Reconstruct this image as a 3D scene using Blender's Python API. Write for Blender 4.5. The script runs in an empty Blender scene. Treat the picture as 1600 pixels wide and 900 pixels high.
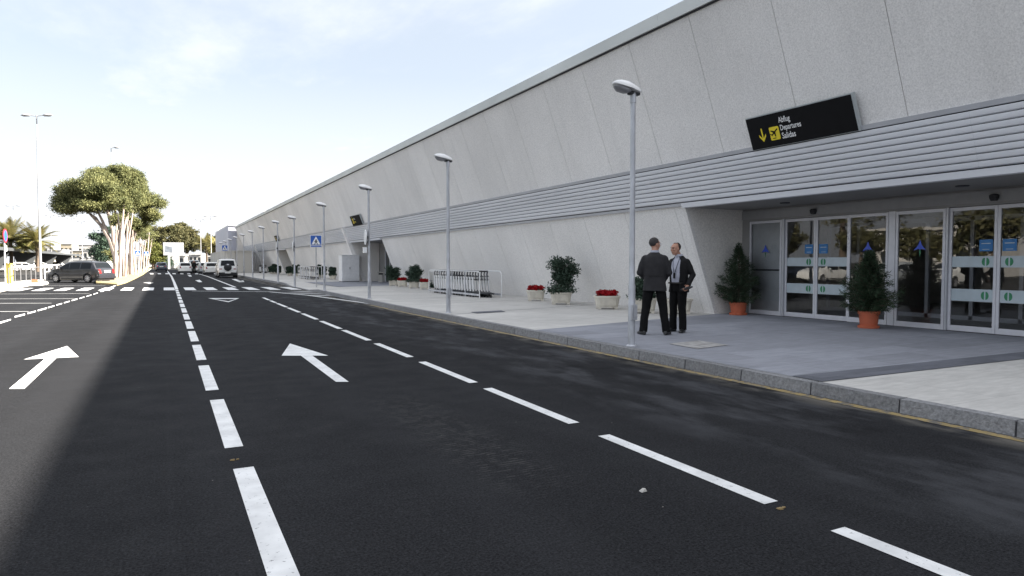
import bpy, bmesh, math, random
import numpy as np
from mathutils import Vector, Matrix, Euler
random.seed(7); rng = np.random.default_rng(11)
S = bpy.context.scene
COL = S.collection
PI = math.pi
# ---------------------------------------------------------------- camera model (also used to read ground positions)
FPX = 1050.0; HC = 1.45; K = .135
TH = math.atan(40/FPX); AL = math.atan(545*math.cos(TH)/FPX)
FW = Vector((math.sin(AL)*math.cos(TH), math.cos(AL)*math.cos(TH), -math.sin(TH)))
RT = Vector((math.cos(AL), -math.sin(AL), 0)); UP = RT.cross(FW)
def ray(x, y): return FW + RT*((x-800)/FPX) - UP*((y-450)/FPX)
def at(x, y, z=0.0):
    r = ray(x, y); k = (z-HC)/r.z; return Vector((r.x*k, r.y*k, z))
def atd(x, y, d):
    r = ray(x, y)*d; return Vector((r.x, r.y, HC+r.z))
# ---------------------------------------------------------------- mesh builder
class MB:
    def __init__(s): s.v = []; s.f = []; s.n = 0
    def add(s, vs, fs):
        b = len(s.v); s.v += [tuple(v) for v in vs]; s.f += [tuple(i+b for i in f) for f in fs]; return s
    def box(s, x0, x1, y0, y1, z0, z1):
        return s.add([(x0,y0,z0),(x1,y0,z0),(x1,y1,z0),(x0,y1,z0),(x0,y0,z1),(x1,y0,z1),(x1,y1,z1),(x0,y1,z1)],
                     [(0,3,2,1),(4,5,6,7),(0,1,5,4),(1,2,6,5),(2,3,7,6),(3,0,4,7)])
    def hexa(s, p):
        return s.add(p, [(0,3,2,1),(4,5,6,7),(0,1,5,4),(1,2,6,5),(2,3,7,6),(3,0,4,7)])
    def quad(s, *p): return s.add(p, [tuple(range(len(p)))])
    def tube(s, pts, r, n=8, cap=True):
        pts = [Vector(p) for p in pts]
        if not hasattr(r, '__len__'): r = [r]*len(pts)
        rings = []; up = None
        for i, p in enumerate(pts):
            d = (pts[min(i+1, len(pts)-1)] - pts[max(i-1, 0)]).normalized()
            if up is None:
                up = Vector((0,0,1)) if abs(d.z) < .9 else Vector((1,0,0))
            a = d.cross(up).normalized(); b = a.cross(d).normalized(); up = b
            rings.append([p + (a*math.cos(2*PI*k/n) + b*math.sin(2*PI*k/n))*r[i] for k in range(n)])
        return s.rings(rings, cap)
    def rings(s, rings, cap=True, closed=True):
        n = len(rings[0]); vs = [v for q in rings for v in q]; fs = []
        for i in range(len(rings)-1):
            for k in range(n if closed else n-1):
                fs.append((i*n+k, i*n+(k+1) % n, (i+1)*n+(k+1) % n, (i+1)*n+k))
        if cap: fs += [tuple(range(n-1, -1, -1)), tuple((len(rings)-1)*n+k for k in range(n))]
        return s.add(vs, fs)
    def lathe(s, prof, n=20, c=(0,0,0), cap=True):
        return s.rings([[(c[0]+r*math.cos(2*PI*k/n), c[1]+r*math.sin(2*PI*k/n), c[2]+z) for k in range(n)] for r, z in prof], cap)
    def prism(s, poly, z0, z1):
        n = len(poly)
        return s.add([(p[0],p[1],z0) for p in poly]+[(p[0],p[1],z1) for p in poly],
            [tuple(range(n-1,-1,-1)), tuple(range(n, 2*n))]+[(i,(i+1)%n,n+(i+1)%n,n+i) for i in range(n)])
    def ell(s, c, r, n=14, m=9):
        c = Vector(c)
        return s.rings([[c+Vector((r[0]*math.sin(t)*math.cos(2*PI*k/n), r[1]*math.sin(t)*math.sin(2*PI*k/n), -r[2]*math.cos(t))) for k in range(n)]
                        for t in [.02+(PI-.04)*j/m for j in range(m+1)]])
    def merge(s, o): return s.add(o.v, o.f)
    def tr(s, M): s.v = [tuple(M @ Vector(v)) for v in s.v]; return s
    def mesh(s, name):
        me = bpy.data.meshes.new(name); me.from_pydata(s.v, [], s.f); me.update(); return me
    def split(s):
        par = list(range(len(s.v)))
        def fd(a):
            while par[a] != a: par[a] = par[par[a]]; a = par[a]
            return a
        for f in s.f:
            for q in f[1:]: par[fd(q)] = fd(f[0])
        out = {}
        for f in s.f: out.setdefault(fd(f[0]), []).append(f)
        res = []
        for fs in out.values():
            ids = sorted({i for f in fs for i in f}); mp = {a: b for b, a in enumerate(ids)}
            res.append(MB().add([s.v[i] for i in ids], [tuple(mp[i] for i in f) for f in fs]))
        return res
    def parts(s, name, m, parent=None, **k): return [q.build(name, m, parent, **k) for q in s.split()]
    def build(s, name, m, parent=None, smooth=False, bevel=0, auto=None):
        me = s.mesh(name)
        bm = bmesh.new(); bm.from_mesh(me); bmesh.ops.recalc_face_normals(bm, faces=bm.faces)
        if bevel:
            bmesh.ops.bevel(bm, geom=[e for e in bm.edges if len(e.link_faces) == 2 and e.calc_face_angle(0) > .5], offset=bevel, segments=2, affect='EDGES', clamp_overlap=True)
        if smooth:
            for f in bm.faces: f.smooth = True
            a = auto or .7
            for e in bm.edges:
                if len(e.link_faces) != 2 or e.calc_face_angle(0) > a: e.smooth = False
        bm.to_mesh(me); bm.free()
        return link(name, me, m, parent)
def link(name, me, m, parent=None):
    o = bpy.data.objects.new(name, me); COL.objects.link(o)
    if m: me.materials.append(m)
    if parent: o.parent = parent
    return o
def empty(name, loc=(0,0,0), rz=0):
    o = bpy.data.objects.new(name, None); COL.objects.link(o); o.location = loc; o.rotation_euler = (0,0,rz); o.empty_display_size = .2; return o
def tag(o, label=None, cat=None, group=None, kind=None):
    if label: o['label'] = label
    if cat: o['category'] = cat
    if group: o['group'] = group
    if kind: o['kind'] = kind
    return o
def thing(name, label, cat, loc=(0,0,0), rz=0, group=None): return tag(empty(name, loc, rz), label, cat, group)
def kids(o): return [c for c in bpy.data.objects if c.parent == o]
def copy_tree(o, parent=None):
    c = o.copy(); COL.objects.link(c); c.parent = parent
    for ch in kids(o): copy_tree(ch, c)
    return c
def remesh(mb, voxel, smooth_it=0):
    me = mb.mesh('tmp'); o = bpy.data.objects.new('tmp', me); COL.objects.link(o)
    md = o.modifiers.new('r', 'REMESH'); md.mode = 'VOXEL'; md.voxel_size = voxel; md.use_smooth_shade = True
    if smooth_it:
        s = o.modifiers.new('s', 'SMOOTH'); s.iterations = smooth_it; s.factor = .5
    dg = bpy.context.evaluated_depsgraph_get()
    r = bpy.data.meshes.new_from_object(o.evaluated_get(dg)); bpy.data.objects.remove(o)
    for p in r.polygons: p.use_smooth = True
    return r
# ---------------------------------------------------------------- materials
def newmat(name):
    m = bpy.data.materials.new(name); m.use_nodes = True; nt = m.node_tree
    return m, nt, nt.nodes, nt.links, nt.nodes['Principled BSDF']
def pm(name, c, rough=.6, metal=0, var=.12, scale=6, bump=0, bscale=40, island=0, spec=None, coat=0, stretch=None):
    m, nt, N, L, b = newmat(name)
    b.inputs['Roughness'].default_value = rough; b.inputs['Metallic'].default_value = metal
    if spec is not None: b.inputs['Specular IOR Level'].default_value = spec
    if coat: b.inputs['Coat Weight'].default_value = coat; b.inputs['Coat Roughness'].default_value = .05
    tc = N.new('ShaderNodeTexCoord'); src = tc.outputs['Object']
    if stretch:
        mp = N.new('ShaderNodeMapping'); mp.inputs['Scale'].default_value = stretch; L.new(src, mp.inputs[0]); src = mp.outputs[0]
    nz = N.new('ShaderNodeTexNoise'); nz.inputs['Scale'].default_value = scale; nz.inputs['Detail'].default_value = 5
    L.new(src, nz.inputs['Vector'])
    mr = N.new('ShaderNodeMapRange'); mr.inputs[1].default_value = .3; mr.inputs[2].default_value = .7
    mr.inputs[3].default_value = 1-var; mr.inputs[4].default_value = 1+var; L.new(nz.outputs['Fac'], mr.inputs[0])
    fac = mr.outputs[0]
    if island:
        g = N.new('ShaderNodeNewGeometry'); m2 = N.new('ShaderNodeMapRange'); m2.inputs[3].default_value = 1-island; m2.inputs[4].default_value = 1+island
        L.new(g.outputs['Random Per Island'], m2.inputs[0]); mu = N.new('ShaderNodeMath'); mu.operation = 'MULTIPLY'
        L.new(fac, mu.inputs[0]); L.new(m2.outputs[0], mu.inputs[1]); fac = mu.outputs[0]
    vm = N.new('ShaderNodeVectorMath'); vm.operation = 'SCALE'; vm.inputs[0].default_value = c; L.new(fac, vm.inputs['Scale'])
    L.new(vm.outputs[0], b.inputs['Base Color'])
    if bump:
        n2 = N.new('ShaderNodeTexNoise'); n2.inputs['Scale'].default_value = bscale; n2.inputs['Detail'].default_value = 3; L.new(src, n2.inputs['Vector'])
        bp = N.new('ShaderNodeBump'); bp.inputs['Strength'].default_value = bump; bp.inputs['Distance'].default_value = .02
        L.new(n2.outputs['Fac'], bp.inputs['Height']); L.new(bp.outputs[0], b.inputs['Normal'])
    return m
def leafmat(name, c1, c2, rough=.6, trans=.25):
    m, nt, N, L, b = newmat(name)
    g = N.new('ShaderNodeNewGeometry'); mx = N.new('ShaderNodeMix'); mx.data_type = 'RGBA'
    tc = N.new('ShaderNodeTexCoord'); nz = N.new('ShaderNodeTexNoise'); nz.inputs['Scale'].default_value = .9; L.new(tc.outputs['Object'], nz.inputs['Vector'])
    ad = N.new('ShaderNodeMath'); ad.operation = 'MULTIPLY_ADD'; ad.inputs[1].default_value = .6; L.new(g.outputs['Random Per Island'], ad.inputs[0])
    mm = N.new('ShaderNodeMath'); mm.operation = 'MULTIPLY_ADD'; mm.inputs[1].default_value = 1.6; mm.inputs[2].default_value = -.6
    L.new(nz.outputs['Fac'], mm.inputs[0]); L.new(mm.outputs[0], ad.inputs[2])
    L.new(ad.outputs[0], mx.inputs['Factor']); mx.inputs['A'].default_value = (*c1, 1); mx.inputs['B'].default_value = (*c2, 1)
    L.new(mx.outputs['Result'], b.inputs['Base Color']); b.inputs['Roughness'].default_value = rough; b.inputs['Specular IOR Level'].default_value = .25
    t = N.new('ShaderNodeBsdfTranslucent'); L.new(mx.outputs['Result'], t.inputs['Color'])
    ms = N.new('ShaderNodeMixShader'); ms.inputs[0].default_value = trans
    L.new(b.outputs[0], ms.inputs[1]); L.new(t.outputs[0], ms.inputs[2]); L.new(ms.outputs[0], N['Material Output'].inputs['Surface'])
    return m
def glassmat(name, tint, ior=1.6, rough=.01):
    m, nt, N, L, b = newmat(name); N.remove(b)
    f = N.new('ShaderNodeFresnel'); f.inputs['IOR'].default_value = ior
    t = N.new('ShaderNodeBsdfTransparent'); t.inputs['Color'].default_value = (*tint, 1)
    g = N.new('ShaderNodeBsdfGlossy'); g.inputs['Roughness'].default_value = rough
    tc = N.new('ShaderNodeTexCoord'); nz = N.new('ShaderNodeTexNoise'); nz.inputs['Scale'].default_value = 1.1; L.new(tc.outputs['Object'], nz.inputs['Vector'])
    bp = N.new('ShaderNodeBump'); bp.inputs['Strength'].default_value = .03; bp.inputs['Distance'].default_value = .05; L.new(nz.outputs['Fac'], bp.inputs['Height']); L.new(bp.outputs[0], g.inputs['Normal'])
    ms = N.new('ShaderNodeMixShader'); L.new(f.outputs[0], ms.inputs[0]); L.new(t.outputs[0], ms.inputs[1]); L.new(g.outputs[0], ms.inputs[2])
    L.new(ms.outputs[0], N['Material Output'].inputs['Surface']); return m
def mathn(N, L, op, a, b=None, c=None):
    n = N.new('ShaderNodeMath'); n.operation = op; n.use_clamp = False
    for i, q in enumerate((a, b, c)):
        if q is None: continue
        if isinstance(q, (int, float)): n.inputs[i].default_value = q
        else: L.new(q, n.inputs[i])
    return n.outputs[0]
def noise(N, L, vec, scale, detail=4, mapscale=None, rough=.55):
    if mapscale:
        mp = N.new('ShaderNodeMapping'); mp.inputs['Scale'].default_value = mapscale; L.new(vec, mp.inputs[0]); vec = mp.outputs[0]
    n = N.new('ShaderNodeTexNoise'); n.inputs['Scale'].default_value = scale; n.inputs['Detail'].default_value = detail; n.inputs['Roughness'].default_value = rough
    L.new(vec, n.inputs['Vector']); return n.outputs['Fac']
def mrange(N, L, v, a, b, c, d, smooth=False):
    n = N.new('ShaderNodeMapRange'); n.clamp = True
    if smooth: n.interpolation_type = 'SMOOTHSTEP'
    for i, q in enumerate((a, b, c, d)): n.inputs[i+1].default_value = q
    L.new(v, n.inputs[0]); return n.outputs[0]
def mixc(N, L, f, a, b):
    n = N.new('ShaderNodeMix'); n.data_type = 'RGBA'
    for k, q in (('Factor', f), ('A', a), ('B', b)):
        if isinstance(q, tuple): n.inputs[k].default_value = (*q, 1)
        elif isinstance(q, (int, float)): n.inputs[k].default_value = q
        else: L.new(q, n.inputs[k])
    return n.outputs['Result']
def asphalt(name, base, lane=True):
    m, nt, N, L, b = newmat(name)
    tc = N.new('ShaderNodeTexCoord'); P = tc.outputs['Object']
    sp = N.new('ShaderNodeSeparateXYZ'); L.new(P, sp.inputs[0]); X, Y = sp.outputs[0], sp.outputs[1]
    big = mrange(N, L, noise(N, L, P, .35, 4, (1, .35, 1)), .3, .7, .82, 1.18)
    fine = mrange(N, L, noise(N, L, P, 70, 4, None, .7), .3, .7, .25, 1.8)
    mid = mrange(N, L, noise(N, L, P, 22, 5, None, .7), .3, .7, .8, 1.2)
    f = mathn(N, L, 'MULTIPLY', mathn(N, L, 'MULTIPLY', big, mid), fine)
    vm = N.new('ShaderNodeVectorMath'); vm.operation = 'SCALE'; vm.inputs[0].default_value = base; L.new(f, vm.inputs['Scale'])
    col = vm.outputs[0]
    if lane:
        # pale worn dust in the kerb lane, swept along the direction of driving
        st = noise(N, L, P, 1.6, 7, (1.3, .45, 1), .65)
        mask = mathn(N, L, 'MULTIPLY', mrange(N, L, X, 3.4, 4.6, 0, 1, True), mrange(N, L, st, .44, .68, 0, 1, True))
        col = mixc(N, L, mathn(N, L, 'MULTIPLY', mask, .85), col, tuple(q*2.9 for q in base))
        # darker damp blotches
        dk = mathn(N, L, 'MULTIPLY', mrange(N, L, noise(N, L, P, .9, 4, (1, .8, 1)), .60, .68, 0, 1, True), mrange(N, L, X, 3.6, 4.6, 0, .6, True))
        col = mixc(N, L, dk, col, tuple(q*.5 for q in base))
        # pale dust gathered along the kerb
        dk = mathn(N, L, 'MULTIPLY', mrange(N, L, X, 5.75, 6.15, 0, 1, True), mrange(N, L, noise(N, L, P, 3.2, 6, (1, .5, 1)), .4, .62, 0, .9, True))
        col = mixc(N, L, dk, col, (.14, .13, .115))
        # tyre scuffs: fine arcs inside two soft patches
        wv = N.new('ShaderNodeTexWave'); wv.wave_type = 'RINGS'; wv.inputs['Scale'].default_value = 7; wv.inputs['Distortion'].default_value = 4; wv.inputs['Detail'].default_value = 2
        mp = N.new('ShaderNodeMapping'); mp.inputs['Location'].default_value = (-2.2, -9.5, 0); L.new(P, mp.inputs[0]); L.new(mp.outputs[0], wv.inputs[0])
        ma = mathn(N, L, 'MULTIPLY', mrange(N, L, mathn(N, L, 'ABSOLUTE', mathn(N, L, 'SUBTRACT', X, 2.15)), .15, .45, 1, 0, True), mrange(N, L, mathn(N, L, 'ABSOLUTE', mathn(N, L, 'SUBTRACT', Y, 5.4)), .9, 2.1, 1, 0, True))
        ma = mathn(N, L, 'MULTIPLY', ma, mrange(N, L, noise(N, L, P, 9, 4), .45, .62, 0, 1))
        ma = mathn(N, L, 'MULTIPLY', ma, mrange(N, L, wv.outputs['Fac'], .62, .9, 0, 1))
        col = mixc(N, L, mathn(N, L, 'MULTIPLY', ma, .6), col, (.085, .083, .08))
        # seam between paver passes
        sm = mathn(N, L, 'MULTIPLY', mrange(N, L, mathn(N, L, 'ABSOLUTE', mathn(N, L, 'SUBTRACT', mathn(N, L, 'ADD', X, mathn(N, L, 'MULTIPLY', noise(N, L, P, 2, 2, (0, 1, 0)), .05)), .04)), .01, .03, 1, 0), .07)
        col = mixc(N, L, sm, col, tuple(q*2 for q in base))
    # fine pale scratches dragged across the surface, in loose patches
    sc = mathn(N, L, 'MULTIPLY', mrange(N, L, noise(N, L, P, 3.0, 6, (1.2, 16, 1), .6), .66, .74, 0, 1), mrange(N, L, noise(N, L, P, .8, 3), .5, .62, 0, .8, True))
    col = mixc(N, L, mathn(N, L, 'MULTIPLY', sc, .6), col, tuple(q*4 for q in base))
    # wheel tracks polished slightly paler
    wt = mathn(N, L, 'SINE', mathn(N, L, 'MULTIPLY', X, 4.4))
    col = mixc(N, L, mrange(N, L, wt, .2, 1, 0, .10, True), col, tuple(q*2.2 for q in base))
    # chips of grit
    vo = N.new('ShaderNodeTexVoronoi'); vo.inputs['Scale'].default_value = 3.2; L.new(P, vo.inputs[0])
    g = mrange(N, L, vo.outputs['Distance'], .008, .022, 1, 0)
    col = mixc(N, L, mathn(N, L, 'MULTIPLY', g, .8), col, (.38, .36, .33))
    vo2 = N.new('ShaderNodeTexVoronoi'); vo2.inputs['Scale'].default_value = 55; L.new(P, vo2.inputs[0])
    g2 = mathn(N, L, 'MULTIPLY', mrange(N, L, vo2.outputs['Distance'], .1, .3, 1, 0), mrange(N, L, noise(N, L, P, 30, 2), .62, .7, 0, .6))
    col = mixc(N, L, g2, col, tuple(q*4 for q in base))
    L.new(col, b.inputs['Base Color'])
    L.new(mrange(N, L, noise(N, L, P, 2.2, 5), .3, .7, .72, .92), b.inputs['Roughness'])
    b.inputs['Specular IOR Level'].default_value = .04
    bp = N.new('ShaderNodeBump'); bp.inputs['Strength'].default_value = .55; bp.inputs['Distance'].default_value = .006
    L.new(noise(N, L, P, 130, 3), bp.inputs['Height']); L.new(bp.outputs[0], b.inputs['Normal'])
    return m
def aggregate(name, base, dark=.6, amt=.55, stain=.1):
    """washed concrete with exposed grit"""
    m, nt, N, L, b = newmat(name)
    tc = N.new('ShaderNodeTexCoord'); P = tc.outputs['Object']; g = N.new('ShaderNodeNewGeometry')
    f = mathn(N, L, 'MULTIPLY', mrange(N, L, noise(N, L, P, .5, 5, (1, .6, .25)), .3, .7, 1-stain, 1+stain*.7), mrange(N, L, g.outputs['Random Per Island'], 0, 1, .965, 1.03))
    f = mathn(N, L, 'MULTIPLY', f, mrange(N, L, noise(N, L, P, 34, 4, None, .7), .3, .7, .8, 1.16))
    vm = N.new('ShaderNodeVectorMath'); vm.operation = 'SCALE'; vm.inputs[0].default_value = base; L.new(f, vm.inputs['Scale'])
    vo = N.new('ShaderNodeTexVoronoi'); vo.inputs['Scale'].default_value = 38; L.new(P, vo.inputs[0])
    s = mathn(N, L, 'MULTIPLY', mrange(N, L, vo.outputs['Distance'], .12, .3, 1, 0), mrange(N, L, noise(N, L, P, 16, 2), .5, .62, 0, amt))
    col = mixc(N, L, s, vm.outputs[0], tuple(q*dark*.6 for q in base))
    rs = mrange(N, L, noise(N, L, P, 2.4, 5, (.01, 1, .09), .65), .5, .72, 0, .09, True)
    col = mixc(N, L, rs, col, tuple(q*.45 for q in base))
    L.new(col, b.inputs['Base Color']); b.inputs['Roughness'].default_value = .9; b.inputs['Specular IOR Level'].default_value = .2
    bp = N.new('ShaderNodeBump'); bp.inputs['Strength'].default_value = .5; bp.inputs['Distance'].default_value = .008
    L.new(noise(N, L, P, 60, 3), bp.inputs['Height']); L.new(bp.outputs[0], b.inputs['Normal'])
    return m
def paving(name, base, sx, sy, mort=.6, var=.14, grain=(1.2, 5, 1)):
    m, nt, N, L, b = newmat(name)
    tc = N.new('ShaderNodeTexCoord'); P = tc.outputs['Object']
    br = N.new('ShaderNodeTexBrick'); br.offset = .5; br.inputs['Scale'].default_value = 1; br.inputs['Brick Width'].default_value = sx; br.inputs['Row Height'].default_value = sy
    br.inputs['Mortar Size'].default_value = .006; br.inputs['Mortar Smooth'].default_value = .3
    br.inputs['Color1'].default_value = (1-var, 1-var, 1-var, 1); br.inputs['Color2'].default_value = (1+var, 1+var, 1+var, 1); br.inputs['Mortar'].default_value = (mort, mort, mort, 1)
    L.new(P, br.inputs['Vector'])
    f = mathn(N, L, 'MULTIPLY', mrange(N, L, noise(N, L, P, 2.6, 7, grain, .65), .3, .7, .86, 1.14), mrange(N, L, noise(N, L, P, .4, 4), .3, .7, .9, 1.1))
    vm = N.new('ShaderNodeVectorMath'); vm.operation = 'SCALE'; vm.inputs[0].default_value = base; L.new(f, vm.inputs['Scale'])
    v2 = N.new('ShaderNodeVectorMath'); v2.operation = 'MULTIPLY'; L.new(vm.outputs[0], v2.inputs[0]); L.new(br.outputs['Color'], v2.inputs[1])
    L.new(v2.outputs[0], b.inputs['Base Color']); b.inputs['Roughness'].default_value = .8; b.inputs['Specular IOR Level'].default_value = .3
    bp = N.new('ShaderNodeBump'); bp.inputs['Strength'].default_value = .3; bp.inputs['Distance'].default_value = .005
    L.new(noise(N, L, P, 30, 4), bp.inputs['Height']); L.new(bp.outputs[0], b.inputs['Normal'])
    return m
def paint(name, base, w0=.61, w1=.68, sc=28, under=(.07, .07, .07)):
    """road paint, worn through to the asphalt in small chips"""
    m, nt, N, L, b = newmat(name)
    tc = N.new('ShaderNodeTexCoord'); P = tc.outputs['Object']
    w = mrange(N, L, noise(N, L, P, sc, 6, None, .7), w0, w1, 0, 1)
    c = mrange(N, L, noise(N, L, P, 4, 4), .3, .7, .74, 1.05)
    vm = N.new('ShaderNodeVectorMath'); vm.operation = 'SCALE'; vm.inputs[0].default_value = base; L.new(c, vm.inputs['Scale'])
    L.new(mixc(N, L, w, vm.outputs[0], under), b.inputs['Base Color']); b.inputs['Roughness'].default_value = .6
    return m
M = {}
M['road'] = asphalt('fresh_asphalt', (.0200, .0204, .0222))
M['lot'] = asphalt('car_park_asphalt', (.042, .041, .040), False)
M['wall'] = aggregate('washed_concrete', (.81, .79, .77))
M['wall2'] = aggregate('washed_concrete_return', (.76, .73, .69), .6, .5)
M['edge'] = aggregate('smooth_concrete_edge', (.74, .72, .70), .8, .2)
M['pave'] = paving('light_concrete_paving', (.50, .485, .46), 2.4, 1.2, .78, .06)
M['slab'] = paving('blue_grey_slate_paving', (.255, .262, .292), 1.2, .6, .78, .12, (1.2, 6, 1))
M['border'] = paving('dark_slate_border', (.12, .125, .145), .6, .3, .8, .12)
M['kerb'] = pm('granite_kerb', (.20, .20, .205), .8, var=.3, scale=34, bump=.5, bscale=50, island=.12)
M['kerbpale'] = pm('pale_kerb', (.36, .29, .14), .85, var=.15, scale=2)
M['white'] = paint('road_paint_white', (.74, .74, .73))
M['yellow'] = paint('road_paint_yellow', (.34, .25, .10), .47, .56, 9, (.12, .11, .095))
M['greypaint'] = paint('road_paint_faded', (.28, .28, .28))
M['dirt'] = pm('sandy_soil', (.30, .235, .14), .95, var=.3, scale=1.5, bump=.4, bscale=12)
M['concrete'] = pm('pale_concrete', (.42, .405, .375), .9, var=.15, scale=.8, bump=.2)
M['alu'] = pm('brushed_aluminium', (.52, .53, .56), .42, .35, var=.06, scale=2)
M['louvre'] = pm('pale_metal_louvre', (.72, .73, .76), .5, .1, var=.07, scale=.7, stretch=(1, .25, 4))
M['coping'] = pm('weathered_zinc', (.52, .535, .52), .55, .2, var=.12, scale=.8, stretch=(1, .5, 1))
M['dark'] = pm('dark_gap', (.035, .035, .04), .8)
M['darkmetal'] = pm('dark_metal', (.05, .052, .058), .5, .3)
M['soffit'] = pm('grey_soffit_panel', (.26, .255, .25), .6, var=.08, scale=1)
M['frame'] = pm('anodised_door_frame', (.62, .62, .66), .45, .2, var=.05)
M['galv'] = pm('galvanised_steel', (.46, .47, .50), .48, .5, var=.22, scale=9, stretch=(1, 1, .35))
M['polegrey'] = pm('painted_grey_pole', (.40, .40, .41), .5, 0, var=.08)
M['whitemetal'] = pm('white_enamel', (.74, .74, .74), .45, 0, var=.06)
M['glass'] = glassmat('door_glass', (.78, .8, .82), 1.75)
M['frost'] = pm('frosted_film', (.46, .53, .57), .35, var=.06)
M['interior'] = pm('dim_interior', (.6, .58, .55), .7)
M['black'] = pm('sign_black', (.009, .009, .010), .7, var=.1, spec=.1)
M['signyellow'] = pm('sign_yellow', (.78, .62, .03), .5, var=.05)
M['signwhite'] = pm('sign_white', (.8, .8, .8), .5, var=.04)
M['signgrey'] = pm('sign_casing', (.42, .45, .46), .5, .2, var=.06)
M['blue'] = pm('sign_blue', (.02, .10, .42), .45, var=.06)
M['stickblue'] = pm('sticker_blue', (.03, .17, .42), .5, var=.1)
M['logoblue'] = pm('logo_blue', (.05, .10, .55), .5)
M['logogreen'] = pm('logo_green', (.03, .22, .10), .5)
M['red'] = pm('sign_red', (.55, .03, .04), .45)
M['terracotta'] = pm('terracotta_plastic', (.46, .11, .05), .6, var=.12, scale=5)
M['planter'] = pm('cream_stone_planter', (.62, .58, .50), .85, var=.14, scale=5, bump=.35, bscale=30)
M['soil'] = pm('dark_soil', (.05, .035, .025), .95, var=.3, scale=20)
M['flower'] = leafmat('red_flower_petals', (.24, .006, .010), (.50, .012, .02), .6, .2)
M['leafdark'] = leafmat('dark_shrub_leaf', (.022, .040, .028), (.075, .115, .080), .45, .2)
M['fir'] = leafmat('fir_needle', (.022, .040, .024), (.060, .095, .050), .6, .15)
M['pine'] = leafmat('pine_needle', (.055, .07, .028), (.24, .24, .10), .7, .25)
M['oak'] = leafmat('evergreen_leaf', (.045, .052, .022), (.15, .135, .06), .7, .25)
M['bushgreen'] = leafmat('light_green_leaf', (.07, .09, .02), (.20, .20, .06), .7, .3)
M['palm'] = leafmat('palm_frond', (.07, .08, .02), (.24, .20, .08), .55, .3)
M['bark'] = pm('dark_bark', (.10, .075, .055), .95, var=.3, scale=6, bump=.6, bscale=12)
M['pinebark'] = pm('pale_pine_bark', (.36, .30, .26), .95, var=.4, scale=3, bump=.5, bscale=10, stretch=(1, 1, .4))
M['rubber'] = pm('tyre_rubber', (.018, .018, .019), .85, var=.2)
M['rim'] = pm('alloy_rim', (.48, .48, .50), .35, .6)
M['carglass'] = pm('car_glass', (.010, .012, .014), .1, 0, var=.1, spec=.2)
M['taillight'] = pm('tail_light_red', (.22, .006, .006), .3, var=.05, coat=.6)
M['headlight'] = pm('clear_lamp', (.62, .62, .62), .15, .3, var=.05)
M['plate'] = pm('plate_white', (.75, .75, .72), .5)
M['blackplastic'] = pm('black_plastic', (.02, .02, .022), .6)
def carpaint(name, c): return pm(name, c, .35, .1, var=.04, coat=.7)
M['graphite'] = carpaint('graphite_paint', (.019, .020, .025))
M['carwhite'] = carpaint('white_car_paint', (.72, .72, .70))
M['silver'] = carpaint('silver_car_paint', (.36, .38, .40))
M['carblack'] = carpaint('black_car_paint', (.015, .016, .02))
M['navy'] = carpaint('navy_car_paint', (.02, .03, .055))
M['carred'] = carpaint('red_car_paint', (.35, .02, .02))
M['skin'] = pm('skin', (.42, .22, .15), .55, var=.12, scale=12)
M['hair'] = pm('greying_hair', (.035, .03, .03), .8, var=.5, scale=60)
M['hair2'] = pm('short_dark_hair', (.03, .022, .018), .8, var=.4, scale=60)
M['suit'] = pm('charcoal_wool', (.030, .029, .031), .85, var=.12, scale=12, bump=.4, bscale=9, spec=.2)
M['jacket'] = pm('black_cloth_jacket', (.010, .0098, .0105), .8, var=.2, scale=8, bump=.5, bscale=8, spec=.2)
M['trousers'] = pm('black_cloth_trousers', (.006, .006, .0065), .85, var=.2, scale=8, bump=.5, bscale=8, spec=.15)
M['shirt'] = pm('pale_blue_shirt', (.42, .43, .50), .8, var=.08, bump=.4, bscale=12)
M['shoe'] = pm('black_leather', (.012, .012, .013), .4)
M['railing'] = pm('dull_grey_railing', (.13, .13, .135), .6)
M['cream'] = pm('cream_render', (.42, .37, .28), .9, var=.08, scale=.5)
M['houses'] = pm('white_render', (.50, .485, .46), .9, var=.06, scale=.3)
M['roofgrey'] = pm('pale_sheet_roof', (.24, .245, .25), .6, .1, var=.1, scale=.5)
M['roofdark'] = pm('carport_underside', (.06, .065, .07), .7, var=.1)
M['lilac'] = pm('pale_metal_cladding', (.42, .43, .50), .5, .1, var=.05, scale=.6)
M['hoard'] = pm('beige_site_hoarding', (.52, .50, .46), .75, var=.07, scale=.7, stretch=(1, 1, .2))
M['tread'] = pm('rust_stain', (.25, .19, .13), .9)
M['yellowbox'] = pm('yellow_plastic', (.72, .58, .12), .6)
M['window'] = pm('window_dark', (.03, .035, .04), .2)
M['adgrey'] = pm('poster_grey', (.14, .16, .19), .6, var=.5, scale=.8)
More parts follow.
